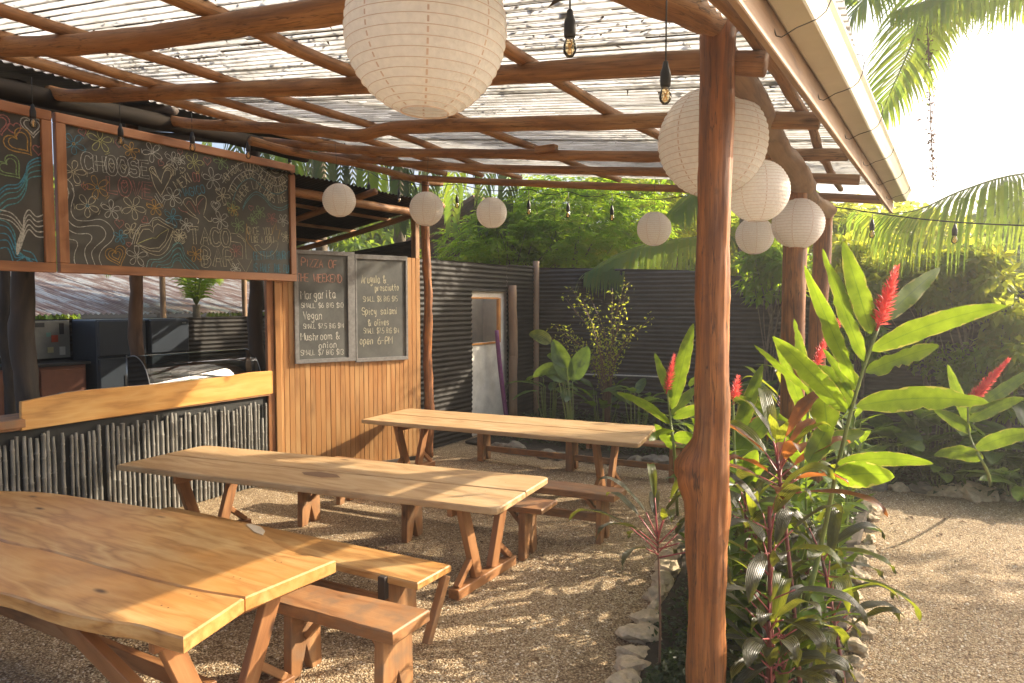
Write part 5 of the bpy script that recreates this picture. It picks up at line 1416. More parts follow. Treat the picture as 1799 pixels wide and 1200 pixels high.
for i, (px_, py_, rp, dia, lab) in enumerate(LAN):
    dep = FPX * dia / 2 / rp; c_ = D(px_, py_, dep)
    t = bpy.data.objects.new('paper_lantern', None); COL.objects.link(t); t.location = c_; t.scale = (dia / 2,) * 3
    t.rotation_euler = (U(-.05, .05), U(-.05, .05), U(0, 6))
    tag(t, lab, 'lantern', 'white paper lanterns'); OFF[t.name] = V3(0, 0, 0)
    if pm is None:
        o1 = bp.build('paper_shade', M_PAPER, t, smooth=True); o2 = br.build('rib_rings', M_RIB, t, smooth=True); o3 = bs.build('seam', M_RIB, t)
        pm = (o1, o2, o3)
    else:
        for o in pm:
            n_ = o.copy(); COL.objects.link(n_); n_.parent = t
    zt_ = zr(c_[0]) - c_[2]
    b = MB(); k_ = 2 / dia; tube(b, [(0, 0, .95), (0, 0, max(1.0, zt_ * k_))], .004 * k_ * .5, seg=4); b.build('hanging_cord', M_WIRE, t)

# ------------------------------------------------------------------ string lights
def bulb(p, s, label, cordlen=.35, group='hanging filament bulbs'):
    t = thing('light_bulb', p, label, 'light bulb', group)
    b = MB(); lathe(b, [(.001, -.070), (.012, -.067), (.021, -.056), (.0245, -.042), (.0235, -.028), (.018, -.012), (.014, 0)], p, 16); b.v[0] = V3(*p) + (b.v[0] - V3(*p)) * s; b.build('glass', M_BULB, t, smooth=True)
    b = MB(); lathe(b, [(.0, .0), (.019, .0), (.021, .01), (.021, .05), (.018, .062), (.014, .07), (.010, .095), (.004, .1)], p, 14); b.v[0] = V3(*p) + (b.v[0] - V3(*p)) * s; b.build('socket', M_BLACKPL, t, smooth=True)
    b = MB(); q = V3(*p); tube(b, [q + V3(0, 0, -.01 * s), q + V3(.008, 0, -.02) * s, q + V3(-.008, .004, -.05) * s, q + V3(.008, -.004, -.052) * s, q + V3(-.006, 0, -.02) * s], .0035 * s, seg=4, n=14); b.build('filament', M_FIL, t)
    b = MB(); tube(b, [q + V3(0, 0, .095 * s), q + V3(0, 0, .095 * s + cordlen)], .0035, seg=5); b.build('cord', M_BLACKPL, t, smooth=True)
bulb(D(1001, 66, 2.5), 1.0, 'filament bulb hanging right of the biggest lantern near the top of the photo', .5)
bulb(D(1169, 152, 2.75), 1.0, 'filament bulb hanging just left of the front post', .45)
for (px_, py_, lab) in ((58, 208, 'filament bulb in front of the heart chalkboard'), (212, 240, 'filament bulb over the choose love chalkboard, above the word choose'), (338, 252, 'filament bulb at the middle of the taco bar chalkboard top rail'), (436, 266, 'filament bulb at the right end of the taco bar chalkboard')):
    p = on(px_, py_, 0, -6.3); bulb(p, 1.15, lab, .22)
sw = []
for k, (px_, py_, yy, lab) in enumerate(((509, 285, 6.4, 'bulb nearest the right end of the big chalkboards on the left edge string'), (648, 334, 7.3, 'bulb over the lean-to roof, midway to the corner pole'), (701, 347, 7.7, 'bulb just left of the corner pole'),
    (803, 356, 7.85, 'bulb between the corner pole lantern and the next lantern'), (929, 367, 7.85, 'bulb on the far edge string right of the brown roof'), (998, 372, 7.85, 'bulb on the far edge string before the slim tree trunk'), (1075, 377, 7.85, 'bulb on the far edge string left of the palm leaf'))):
    p = on(px_, py_, 1, yy); bulb(p, 1.1, lab, .14); sw.append(p + V3(0, 0, .245))
sw.append(on(1200, 345, 1, 7.85))
b = MB()
P_ = [];
for a_, e_ in zip(sw[:-1], sw[1:]):
    for f in (0, .33, .66): P_.append(a_ + (e_ - a_) * f + V3(0, 0, -.05 * math.sin(PI * f)))
tube(b, P_ + [sw[-1]], .005, seg=5, n=80)
tag(b.build('light_string_cable', M_BLACKPL, smooth=True), 'black cable of the string lights drooping along the far edge of the pergola', 'cable')
b = MB(); wy = [on(1455, 362, 1, 7.7), on(1620, 385, 1, 7.2), on(1799, 396, 1, 6.6), on(2000, 392, 1, 6.0)]
tube(b, wy, .006, seg=5, n=30); tag(b.build('light_string_cable', M_BLACKPL, smooth=True), 'dark cable stretched from the third post out over the yard to the right', 'cable')
for (px_, py_, lab) in ((1532, 405, 'bulb on the yard cable just right of the third post'), (1677, 414, 'bulb on the yard cable in front of the big palm leaf')):
    p = on(px_, py_, 1, 7.1); bulb(p, 1.0, lab, .05)
# ------------------------------------------------------------------ hazy morning air
hb_ = MB(); cbox(hb_, (-3, 10, 7.2), ((1, 0, 0), (0, 1, 0), (0, 0, 1)), (34, 32, 8.4), .01)
def haze_mat():
    m, n, out = mat('thin_haze'); pv = nd(n, 'ShaderNodeVolumePrincipled'); pv.inputs['Color'].default_value = (.95, .93, .88, 1)
    pv.inputs['Density'].default_value = .0042; pv.inputs['Anisotropy'].default_value = .6
    lk(n, pv.outputs[0], out.inputs['Volume']); return m
hz = hb_.build('haze', haze_mat(), kind='stuff')
tag(hz, 'thin bright haze hanging in the backlit air of the yard', 'haze')
# ------------------------------------------------------------------ VEGETATION
exec_veg = True
def plant(name, base, label, cat='plant', group=None): return thing(name, base, label, cat, group)

def palm_frond(parent, pts, lmax, n=70, m=L_PALM, droop=.5, wid=.035, name='frond', rr=.018, dens=1.0, gap=0.0, plane_n=None, tipdrop=1.0):
    P = resample(pts, n + 1); T = np.gradient(P, axis=0); T /= np.linalg.norm(T, axis=1)[:, None]
    vs = []; fs = []; k = 0
    up = V3(0, 0, 1)
    for i in range(2, n + 1):
        f = i / n
        L = lmax * (math.sin(PI * (f * .86 + .10)) ** .6) * U(.88, 1.08)
        if random.random() < gap: continue
        t = T[i]; s0 = unit(np.cross(t, up)) if plane_n is None else unit(np.cross(t, V3(*plane_n)))
        nn = unit(np.cross(s0, t))
        for sg in (-1, 1):
            d = unit(s0 * sg + t * (.55 + .5 * f) + nn * U(.0, .25))
            wv = wid * U(.8, 1.1)
            p = P[i].copy(); w0 = unit(np.cross(d, nn))
            segs = 4; q = p.copy(); dd = d.copy()
            for j in range(segs + 1):
                ww = wv * (.5, 1, .9, .6, .04)[j] * .5
                vs += [q - w0 * ww, q + w0 * ww]
                if j: fs.append((k - 2, k - 1, k + 1, k))
                k += 2
                dd = unit(dd + V3(0, 0, -1) * droop * (.12 + .13 * j) * tipdrop); q = q + dd * L / segs
    b = MB(); b.add(vs, fs); o = b.build(name, m, parent, smooth=False)
    b = MB(); tube(b, P, [rr, rr * .7, rr * .25], seg=6, n=24); b.build('midrib', M_STEMG, o, smooth=True)
    return o

def crown_cloud(parent, centre, rad, n, L, m, name='crown', flat=.3, seed=0, clump=26, up=.4, shell=.5, wr=.45):
    c_ = V3(*centre); rad = V3(*rad)
    cc = rnd_unit(clump) * (RNG.random(clump) ** .4)[:, None] * rad * .85 + c_
    cr = RNG.uniform(.22, .42, clump) * rad.mean()
    idx = RNG.integers(0, clump, n)
    d = rnd_unit(n); d[:, 2] *= .65
    P = cc[idx] + d * (cr[idx] * RNG.random(n) ** .35)[:, None]
    Dr = d * .7 + rnd_unit(n) * .7 + V3(0, 0, -.35)
    Nr = rnd_unit(n) * .6 + V3(0, 0, 1)
    Ls = L * RNG.uniform(.6, 1.3, n)
    Vv, F = leaf_cloud(P, Dr, Nr, Ls, Ls * wr, .2, .12)
    return fast_mesh(name, Vv, F, m, parent), cc

def branches(parent, base, cc, r=.05, n=14, m=M_BARK, fork=.35):
    b = MB(); base = V3(*base)
    top = cc.mean(0)
    tr_ = base + (top - base) * .75
    tube(b, [base, base + (tr_ - base) * .5 + rnd_unit(1)[0] * .08, tr_], [r, r * .8, r * .5], seg=9, n=14, bump=.1)
    for k in range(min(n, len(cc))):
        f = U(fork, 1); st = base + (tr_ - base) * f
        mid_ = (st + cc[k]) / 2 + V3(0, 0, .1) + rnd_unit(1)[0] * .08
        tube(b, [st, mid_, cc[k]], [r * .38, r * .25, r * .1], seg=5, n=8)
    return b.build('trunk', m, parent, smooth=True)

def pinnate_tree(base, sprays, label, m, spray_len=.5, leaflet=.09, trunk_top=None, r=.05, centre=None, rad=None, n=300):
    t = plant('feathery_tree', base, label, 'tree')
    c_ = V3(*centre); rad = V3(*rad)
    layers = []
    vsA = []; 
    Pb = []; Db = []; Nb = []; Lb2 = []
    cc = []
    for s_ in range(n):
        lay = int(U(0, sprays)); z = -1 + 2 * (lay + .5) / sprays
        a_ = U(0, 2 * PI); q = math.sqrt(random.random()); rr_ = math.sqrt(max(.08, 1 - z * z))
        p = c_ + rad * V3(math.cos(a_) * q * rr_, math.sin(a_) * q * rr_, z + U(-.05, .05))
        if s_ < 22: cc.append(p)
        out = unit(V3(math.cos(a_), math.sin(a_), U(-.15, .2)) + rnd_unit(1)[0] * .5)
        side = unit(np.cross(out, V3(0, 0, 1)))
        ln = spray_len * U(.6, 1.2); m_ = 9
        for j in range(m_):
            f = (j + .5) / m_
            q0 = p + out * ln * f + V3(0, 0, -.22 * ln * f * f)
            for sg in (-1, 1):
                Pb.append(q0); Db.append(side * sg + out * .7 + V3(0, 0, U(-.35, .02))); Nb.append(V3(0, 0, 1) + rnd_unit(1)[0] * .3); Lb2.append(leaflet * U(.75, 1.2) * math.sin(PI * (.15 + .8 * f)))
    Pb = np.array(Pb); Lb2 = np.array(Lb2)
    Vv, F = leaf_cloud(Pb, np.array(Db), np.array(Nb), Lb2, Lb2 * .34, .15, .15)
    fast_mesh('crown', Vv, F, m, t)
    branches(t, base, np.array(cc), r, 20)
    return t

# --- bright feathery trees beyond the fence
def dpt(px, py, y): return on(px, py, 1, y)
def cen(px, py, y): return dpt(px, py, y)
def tree_at(px0, px1, py0, py1, y, **k):
    a_ = on(px0, py1, 1, y); b_ = on(px1, py0, 1, y)
    c_ = (a_ + b_) / 2; return c_, V3(abs(b_[0] - a_[0]) / 2, k.get('dep', 1.4), abs(b_[2] - a_[2]) / 2)
c_, r_ = tree_at(870, 1150, 295, 500, 14.0)
pinnate_tree((c_[0], 14.0, 0), 7, 'bright green feathery tree with a slim trunk behind the iron fence', L_BRIGHT, .62, .19, centre=c_, rad=r_ * V3(1.1, 1, 1), n=1300, r=.07)
c_, r_ = tree_at(800, 1000, 370, 490, 13.2)
pinnate_tree((c_[0], 13.2, 0), 5, 'low feathery bush just above the fence near the corner pole', L_BRIGHT, .5, .16, centre=c_, rad=r_, n=750, r=.05)
c_, r_ = tree_at(990, 1300, 285, 450, 17)
pinnate_tree((c_[0], 17, 0), 6, 'yellow green feathery tree farther back, right of the slim trunk', L_BRIGHT2, .7, .21, centre=c_, rad=r_, n=1300, r=.1)
c_, r_ = tree_at(1270, 1560, 345, 520, 15)
pinnate_tree((c_[0], 15, 0), 6, 'bright feathery tree seen between the second post and the gutter end', L_BRIGHT2, .6, .19, centre=c_, rad=r_, n=1100, r=.08)
def bush(px0, px1, py0, py1, y, n, L, m, label, name='shrub', dep=1.2, clump=30, cat='shrub', group=None, wr=.45):
    c_, r_ = tree_at(px0, px1, py0, py1, y, dep=dep)
    t = plant(name, (c_[0], y, 0), label, cat, group)
    _, cc = crown_cloud(t, c_, r_, n, L, m, clump=clump, wr=wr)
    branches(t, (c_[0], y, 0), cc, .028 if y < 12 else .05, 12); return t
bush(800, 1120, 320, 560, 18, 9000, .24, L_BRIGHT, 'dense green tree filling the view behind the slim trunk', 'leafy_tree', 2, cat='tree')
bush(560, 900, 300, 520, 24, 7000, .32, L_HEDGE, 'distant dark tree behind the brown roofed hut', 'leafy_tree', 3, cat='tree')
bush(1060, 1420, 315, 560, 20, 8000, .28, L_HEDGE, 'distant green tree behind the second and third posts', 'leafy_tree', 3, cat='tree')
bush(1380, 1760, 350, 560, 19, 9000, .26, L_BRIGHT2, 'distant yellow green tree under the big palm leaf', 'leafy_tree', 3, cat='tree')
bush(1650, 2000, 300, 560, 22, 8000, .3, L_HEDGE, 'distant dark tree at the right edge behind the palm', 'leafy_tree', 3, cat='tree')
# hedge climbing over the right part of the iron fence
bush(1285, 1430, 405, 540, 11.2, 1700, .17, L_BRIGHT, 'broad leaved climber on the fence between the second and third posts', 'climbing_shrub', .35)
bush(1430, 1620, 400, 560, 11.2, 2400, .17, L_BRIGHT2, 'leafy climber on the fence behind the tallest red ginger', 'climbing_shrub', .4)
bush(1600, 1820, 420, 560, 11.1, 2600, .17, L_BRIGHT2, 'fine leaved green hedge over the fence at the right edge', 'hedge_shrub', .5)
bush(1480, 1830, 430, 530, 11.4, 3400, .15, L_BRIGHT2, 'pale green creeper covering the top of the right hand fence', 'creeper', .4)
bush(1560, 1860, 560, 740, 10.9, 1500, .13, L_BRIGHT, 'sparse thin twigged shrub in front of the dark fence at the right', 'hedge_shrub', .35, clump=18)
bush(1690, 1860, 500, 700, 10.8, 1500, .17, L_BRIGHT2, 'yellow green bush hiding the iron fence at the far right', 'hedge_shrub', .35, clump=20)
bush(1440, 1560, 520, 660, 10.8, 900, .16, L_BRIGHT, 'green bush low on the fence right of the third post', 'hedge_shrub', .3, clump=16)
# slim shrub before the back fence
def twiggy(px0, px1, py0, py1, basepx, y, label):
    c_, r_ = tree_at(px0, px1, py0, py1, y, dep=.35)
    bs_ = on(basepx, 600, 1, y); t = plant('twiggy_shrub', (bs_[0], y, 0), label, 'shrub')
    b = MB(); Pp = []; Dd = []
    for k in range(20):
        tip = c_ + r_ * V3(1.5, 1.3, 1.1) * rnd_unit(1)[0] * (.6 + .4 * random.random()); st = V3(bs_[0] + U(-.06, .06), y + U(-.05, .05), U(.0, .2))
        mid_ = (st * .45 + tip * .55) + V3((bs_[0] - tip[0]) * .35, 0, .1)
        C = resample([st, mid_, tip], 16); tube(b, C, [.012, .008, .003], seg=5, n=16)
        for j in range(6, 16):
            for _ in range(5): Pp.append(C[j] + rnd_unit(1)[0] * .08); Dd.append(rnd_unit(1)[0] + V3(0, 0, -.1))
    b.build('stem', M_STEMB, t, smooth=True)
    Pp = np.array(Pp); n_ = len(Pp); L = RNG.uniform(.035, .07, n_)
    Vv, F = leaf_cloud(Pp, np.array(Dd), rnd_unit(n_) + V3(0, 0, 1), L, L * .5); fast_mesh('foliage', Vv, F, L_BRIGHT2, t)
twiggy(975, 1125, 480, 620, 1068, 10.3, 'slender shrub with tiny yellow green leaves before the back fence')

# --- palms
def frond_px(t, pts, lmax, n=70, **k): return palm_frond(t, [D(*p) for p in pts], lmax, n, **k)
def palm_trunk(t, p, h, r=.14, lean=(0, 0)):
    b = MB(); tube(b, [(p[0], p[1], 0), (p[0] + lean[0] * .5, p[1] + lean[1] * .5, h * .5), (p[0] + lean[0], p[1] + lean[1], h)], [r * 1.2, r, r * .85], seg=14, n=40, bump=.05, freq=8); b.build('trunk', M_TRUNKPALM, t, smooth=True)
# right palm: big arching leaf low across the right edge
p = D(2150, 535, 9.5); t = plant('coconut_palm', (p[0], p[1], 0), 'coconut palm whose long leaf arches in from the right edge', 'palm')
palm_trunk(t, (p[0], p[1]), 3.2)
top = V3(p[0], p[1], 3.2)
frond_px(t, [(2150, 420, 9.5), (1980, 300, 8.6), (1800, 305, 8.2), (1690, 335, 8.2), (1600, 372, 8.4), (1500, 372, 8.9)], 1.25, 100, m=L_PALM, droop=3.2, wid=.042, gap=.06)
frond_px(t, [(2150, 420, 9.5), (2000, 380, 9.8), (1850, 350, 10), (1730, 380, 10.2), (1640, 430, 10.4)], 1.2, 70, m=L_PALM, droop=3.0, wid=.042, gap=.1)
frond_px(t, [(2150, 420, 9.5), (2050, 200, 9.3), (1980, 120, 9), (1890, 140, 8.7)], 1.1, 60, m=L_PALM, droop=1.2, wid=.05)
# upper right palm: crown above the frame with leaves hanging in
p = D(1760, -700, 9.0); t = plant('coconut_palm', (p[0], p[1], 0), 'tall palm whose leaves hang in at the upper right over the gutter', 'palm')
palm_trunk(t, (p[0] + 1.8, p[1] + 1.5), p[2] + .2, .15, (-1.8, -1.5))
frond_px(t, [(1760, -700, 9), (1690, -330, 8.4), (1655, -120, 8.0), (1615, 40, 7.8), (1570, 150, 7.7), (1530, 240, 7.7)], .95, 110, m=L_PALM, droop=.55, wid=.04)
frond_px(t, [(1760, -700, 9), (1640, -330, 8.2), (1580, -120, 7.8), (1530, -20, 7.6), (1470, 60, 7.6)], 1.0, 100, m=L_PALM, droop=.7, wid=.04)
frond_px(t, [(1760, -700, 9), (1840, -330, 8.4), (1820, -140, 7.8), (1750, -50, 7.5), (1660, -10, 7.4), (1570, 20, 7.3)], 1.05, 110, m=L_PALM, droop=2.2, wid=.036)
frond_px(t, [(1760, -700, 9), (1960, -380, 8.6), (1960, -160, 8), (1880, -50, 7.8), (1780, -15, 7.8), (1690, 10, 7.8)], 1.0, 110, m=L_PALM, droop=2.4, wid=.036)
frond_px(t, [(1760, -700, 9), (1720, -330, 8.8), (1700, -120, 8.8), (1650, 10, 8.7), (1600, 60, 8.6)], 1.0, 90, m=L_PALM, droop=1.4, wid=.04)
for q in ((2300, -300), (2200, -700), (1500, -900), (1100, -700)):
    frond_px(t, [(1760, -700, 9), ((1760 + q[0]) / 2, -780, 9.5), (q[0], q[1], 10)], 1.0, 50, m=L_PALM, droop=1.2, wid=.05)
b = MB()  # hanging dead flower stalk
Q = [D(1628, -20, 7.4), D(1632, 120, 7.4), D(1636, 240, 7.4), D(1640, 330, 7.4)]
tube(b, Q, [.01, .006, .003], seg=5, n=20); b.build('hanging_stalk', M_STEMB, t, smooth=True)
C = resample(Q, 200); Pp = np.repeat(C, 3, 0) + RNG.normal(0, .02, (600, 3)); keep = RNG.random(600) < np.linspace(1, .25, 600); Pp = Pp[keep]
Vv, F = leaf_cloud(Pp, rnd_unit(len(Pp)), rnd_unit(len(Pp)), RNG.uniform(.02, .06, len(Pp)), RNG.uniform(.01, .03, len(Pp))); fast_mesh('hanging_seed_husks', Vv, F, L_DRY, t)
# palm leaf over the back fence
p = D(1330, 500, 14.5); t = plant('coconut_palm', (p[0], p[1], 0), 'palm behind the back fence with one leaf arching low over its top', 'palm')
palm_trunk(t, (p[0], p[1]), 3.1, .12)
frond_px(t, [(1330, 420, 14.5), (1250, 415, 13.5), (1160, 425, 13), (1090, 445, 12.7), (1030, 480, 12.4)], 1.3, 90, m=L_PALM, droop=2.0, wid=.06)
frond_px(t, [(1330, 420, 14.5), (1300, 330, 14), (1240, 325, 13.6), (1180, 375, 13.2)], 1.3, 80, m=L_PALM, droop=1.6, wid=.06)
frond_px(t, [(1330, 420, 14.5), (1380, 330, 14), (1440, 340, 13.6), (1500, 400, 13.2)], 1.3, 70, m=L_PALM, droop=1.6, wid=.06)
# curtain of palm leaves behind the lean-to
for k, (bx, lab) in enumerate(((560, 'dark palm with leaves hanging behind the lean-to, left'), (700, 'dark palm with hanging leaves just left of the corner pole'))):
    p = D(bx, 100, 15.5); t = plant('dark_palm', (p[0], p[1], 0), lab, 'palm'); palm_trunk(t, (p[0], p[1]), p[2], .13)
    for j in range(9):
        ex = bx - 190 + 48 * j; frond_px(t, [(bx, 100, 15.5), ((bx + ex) / 2, 120, 15), (ex, 215, 14.5 + U(-.6, .6)), (ex + U(-20, 20), 400, 14.5)], .9, 60, m=L_PALMD if j % 3 else L_PALM, droop=1.8, wid=.07)
# palms behind the kitchen
for (bx, by, dep, lab, nn) in ((345, 535, 13.5, 'young bright palm beyond the rusty roof, seen through the kitchen', 8), (120, 470, 22, 'dark palm left behind the rusty roof', 10), (470, 440, 24, 'dark palm right behind the rusty roof', 10), (280, 430, 26, 'dark palm behind the middle log post', 10), (-40, 470, 21, 'dark palm at the far left behind the kitchen', 10)):
    p = D(bx, by, dep); t = plant('palm_tree', (p[0], p[1], 0), lab, 'palm'); palm_trunk(t, (p[0], p[1]), p[2], .08 if nn == 8 else .15)
    R_ = 1.5 if nn == 8 else 3.4
    for j in range(nn):
        a_ = 2 * PI * j / nn + U(-.2, .2); dr = V3(math.cos(a_), math.sin(a_), 0); ht = U(.5, .95) * R_
        palm_frond(t, [p, p + dr * R_ * .3 + V3(0, 0, ht * .8), p + dr * R_ * .7 + V3(0, 0, ht), p + dr * R_ * 1.05 + V3(0, 0, ht * .55)], R_ * .34, 50, m=L_PALM if nn == 8 else L_PALMD, droop=.9, wid=.035 * R_ / 1.5, rr=.012 * R_)
bush(-120, 560, 330, 620, 27, 11000, .45, L_HEDGE, 'wide dark tree far behind the kitchen', 'leafy_tree', 4, cat='tree', clump=50) if False else None
def bush_x(x, y0, y1, z0, z1, n, L, m, label, name='leafy_tree', dep=1.5, clump=40):
    c_ = V3(x, (y0 + y1) / 2, (z0 + z1) / 2); t = plant(name, (x, c_[1], 0), label, 'tree')
    _, cc = crown_cloud(t, c_, (dep, (y1 - y0) / 2, (z1 - z0) / 2), n, L, m, clump=clump); branches(t, (x, c_[1], 0), cc, .12, 16)
bush_x(-21, 6, 13, .5, 6, 9000, .35, L_HEDGE, 'wide dark tree far behind the kitchen, left')
bush_x(-20, 13, 20, .5, 6, 9000, .35, L_HEDGE, 'wide dark tree far behind the kitchen, middle')
bush_x(-17, 17, 25, .5, 7, 9000, .35, L_HEDGE, 'wide dark tree behind the lean-to roof')
bush_x(-12.6, 4.6, 5.6, 1.6, 3.4, 1600, .10, L_CORDO if False else L_DRY, 'creeper with reddish leaves hanging behind the left kitchen log', 'creeper', .5, 20)

# rusty roofed shed
sh = thing('tin_shed', (-15, 9, 0), 'shed with a rusty zinc roof behind the kitchen', 'shed')
r0, r1, r2, r3 = on(62, 546, 0, -12.6), on(440, 560, 0, -12.6), on(300, 512, 0, -16.5), on(60, 494, 0, -16.5)
ya, yb = 5.2, 13.2
for i in range(8):
    y0 = ya + i * 1.0; b = MB(); vs = []; fs = []; n2 = 60
    for k in range(n2 + 1):
        yy = y0 + 1.02 * k / n2; dz = .016 * math.sin(2 * PI * yy / .09)
        for (x, z) in ((-12.4, 1.98 + .012 * 0), (-14.5, 2.42), (-16.8, 2.88)): vs.append((x, yy, z + dz + .006 * (i % 2) - .02 * (yy - 9) * 0))
    for k in range(n2):
        for q in range(2): a_ = k * 3 + q; fs.append((a_, a_ + 1, a_ + 4, a_ + 3))
    b.add(vs, fs); b.build('roof_sheet', M_RUST, sh, smooth=True)
b = MB(); yz_box(b, -12.7, 5.3, 13.1, 0, 1.9, .08); b.build('wall', M_CORR, sh)
for (px_, x) in ((287, -12.0), (430, -11.8)):
    g_ = on(px_, 560, 0, x); b = MB(); tube(b, [(x, g_[1], 0), (x, g_[1], 3.9)], .05, seg=10, n=12, bump=.1)
    tag(b.build('slim_pole', W_GREY, smooth=True), 'slim reddish pole rising ' + ('in front of the rusty shed roof, near the middle log post' if px_ == 287 else 'beyond the kitchen near its right hand log post'), 'pole')
# brown hut beyond the fence
ht_ = thing('brown_hut', (-6, 17, 0), 'brown hut with a pitched shingle roof beyond the iron fence', 'hut')
def P17(px, py, y=17): return on(px, py, 1, y)
b = MB(); a_, e_, f_ = P17(752, 415), P17(843, 350), P17(930, 405)
slab(b, [a_ + V3(-.8, -.3, -.3), e_ + V3(0, -.3, 0), e_ + V3(0, 5, 0), a_ + V3(-.8, 5, -.3)], .10); b.build('roof_slope', M_THATCH, ht_)
b = MB(); slab(b, [e_ + V3(0, -.3, 0), f_ + V3(.2, -.3, -.1), f_ + V3(.2, 5, -.1), e_ + V3(0, 5, 0)], .10); b.build('roof_slope', M_THATCH, ht_)
b = MB(); prism(b, [(a_[0] - .3, 0), (f_[0], 0), (f_[0], f_[2]), (e_[0], e_[2] - .1), (a_[0] - .3, a_[2] - .15)], (0, 17.2, 0), (1, 0, 0), (0, 0, 1), (0, 1, 0), .15); b.build('gable_wall', plain('dark_brown_boards', (.09, .045, .028), .8, var=.3), ht_)

# --- broad leaved plants (rosette of paddles on stalks)
def paddle_plant(base, n, h, L, wd, m, label, name='broad_leaf_plant', spread=.5, stalk=M_STEMG, droop=.3, group=None, ragged=.05, seed=None):
    t = plant(name, base, label, 'plant', group); base = V3(*base)
    for k in range(n):
        a_ = 2 * PI * k / n + U(-.5, .5); dr = V3(math.cos(a_), math.sin(a_), 0); sp = spread * U(.3, 1.0); hh = h * U(.55, 1.0)
        st = base + dr * .03; e = base + dr * sp * .5 + V3(0, 0, hh * .62)
        ll = L * U(.7, 1.15)
        tip = e + dr * ll * U(.45, .85) + V3(0, 0, ll * U(-.15, .75) * (1 - droop) - ll * droop * .4)
        b = MB(); tube(b, [st, (st + e) / 2 + dr * .02, e], [.012, .009, .006], seg=5, n=8); sb = b.build('stalk', stalk, t, smooth=True)
        big_leaf('leaf', e, tip, wd * U(.8, 1.15), sag=V3(0, 0, ll * U(.08, .2)), normal=V3(0, 0, 1) + dr * -.4 + rnd_unit(1)[0] * .35, m=m, parent=t, ragged=ragged, nu=10, wave=.06)
    return t
GB = 'leafy plants along the back fence'
k = 0
spots = [(965, 12, 'heliconia with yellow tipped leaves before the back fence, left of the slender shrub'), (1060, 12, 'leafy plant at the foot of the slender shrub'), (1120, 12, 'leafy plant left of the front post near the red ginger'),
         (1310, 10, 'dark leafy plant behind the gap between the front and second posts'), (1500, 10, 'dark leafy plant behind the tallest red ginger stem'), (1580, 12, 'dark leafy plant left of the big pale stone'), (1640, 12, 'dark leafy plant at the back right above the pale stone'), (1700, 12, 'dark leafy plant under the right hand red flower'), (1760, 12, 'dark leafy plant beside the right edge of the photo'), (1820, 12, 'dark leafy plant beyond the right edge')]
for (px_, n_, lab) in spots:
    yy = U(9.6, 10.4) if px_ < 1400 else U(9.55, 10.0); g_ = on(px_, 600, 1, yy)
    paddle_plant((g_[0], yy, 0), n_, U(.9, 1.5) if px_ > 1200 else U(1.0, 1.7), U(.6, .9) if px_ > 1200 else U(.5, .8), U(.2, .28) if px_ > 1200 else U(.13, .2), (L_DARKGREEN if random.random() < .6 else L_GREEN) if px_ > 1200 or px_ == 1060 else L_GREEN, lab, group=GB)
    paddle_plant((g_[0] + U(.2, .5), yy - U(.2, .5), 0), n_, U(.6, .9), U(.5, .75), U(.16, .22), L_GREEN, 'low plant before the ' + ' '.join(lab.split()[:12]), group=GB, droop=.5) if px_ > 1280 else None
# the silvery young heliconia at the left of the slim shrub, traced
hp = plant('heliconia', on(1000, 745, 2, 0) * V3(1, 1, 0) if False else (on(1003, 700, 1, 9.4)[0], 9.4, 0), 'young heliconia with five upright blue green leaves in front of the corner of the fence', 'plant')
q = lambda x, y: D(740 + x / 2.858, 320 + y / 2.858, D_h)
D_h = float(np.dot(V3(on(1003, 700, 1, 9.4)[0], 9.4, 1) - CAMP, _f))
hb = V3(OFF[hp.name][0], OFF[hp.name][1], 0)
for (bx, by, tx, ty, wp, mm, sg) in ((740, 1000, 660, 790, 60, L_GREEN, 0), (760, 1000, 840, 825, 60, L_DARKGREEN, 0), (700, 940, 560, 980, 40, L_GREEN, .3), (720, 1000, 615, 960, 40, L_GREEN, .1), (730, 930, 630, 870, 35, L_GREEN, .1), (650, 810, 540, 765, 45, L_BRIGHT, .1), (750, 1090, 700, 1080, 40, L_DARKGREEN, 0)):
    e_ = q(bx, by); b = MB(); tube(b, [hb + V3(0, 0, 0), (hb + e_) / 2 + V3(.02, 0, 0), e_], [.014, .01, .006], seg=6, n=10); b.build('stalk', M_STEMG, hp, smooth=True)
    big_leaf('leaf', e_, q(tx, ty), wp / 2.858 * D_h / FPX * 1.6, sag=V3(0, 0, .06 + sg * .2), normal=-_f + V3(0, 0, .4), m=mm if mm is not L_BRIGHT else L_CORDG, parent=hp, nu=12)

# --- red ginger
def bract_flower(t, p0, p1, rad=.05, dens=1.0):
    p0 = V3(*p0); p1 = V3(*p1); ax = unit(p1 - p0); L = np.linalg.norm(p1 - p0)
    a_ = unit(np.cross(ax, V3(0, 1, 0))); b_ = np.cross(ax, a_)
    N = int(150 * dens * L / .3); P = []; Dd = []; Nn = []; Ls = []
    for k in range(N):
        f = k / N; ang = k * 2.39996; rr = unit(a_ * math.cos(ang) + b_ * math.sin(ang))
        P.append(p0 + ax * L * f * .93 + rr * .006); Dd.append(rr * (1.25 - .5 * f) + ax * (.45 + .5 * f) + rnd_unit(1)[0] * .25); Nn.append(ax - rr * .3)
        Ls.append(rad * (.75 + .45 * math.sin(PI * min(1, f * 1.05 + .08))) * (1.05 - .45 * f) * U(.85, 1.15))
    Ls = np.array(Ls); Vv, F = leaf_cloud(np.array(P), np.array(Dd), np.array(Nn), Ls, Ls * .36, .35, -.15)
    o = fast_mesh('flower_spike', Vv, F, M_BRACT, t)
    b = MB(); tube(b, [p0 - ax * .03, p1 - ax * .03], [.008, .004], seg=6, n=6); b.build('spike_core', M_BRACT, o, smooth=True)
NC = -_f   # leaves of the traced plant mostly face the lens side
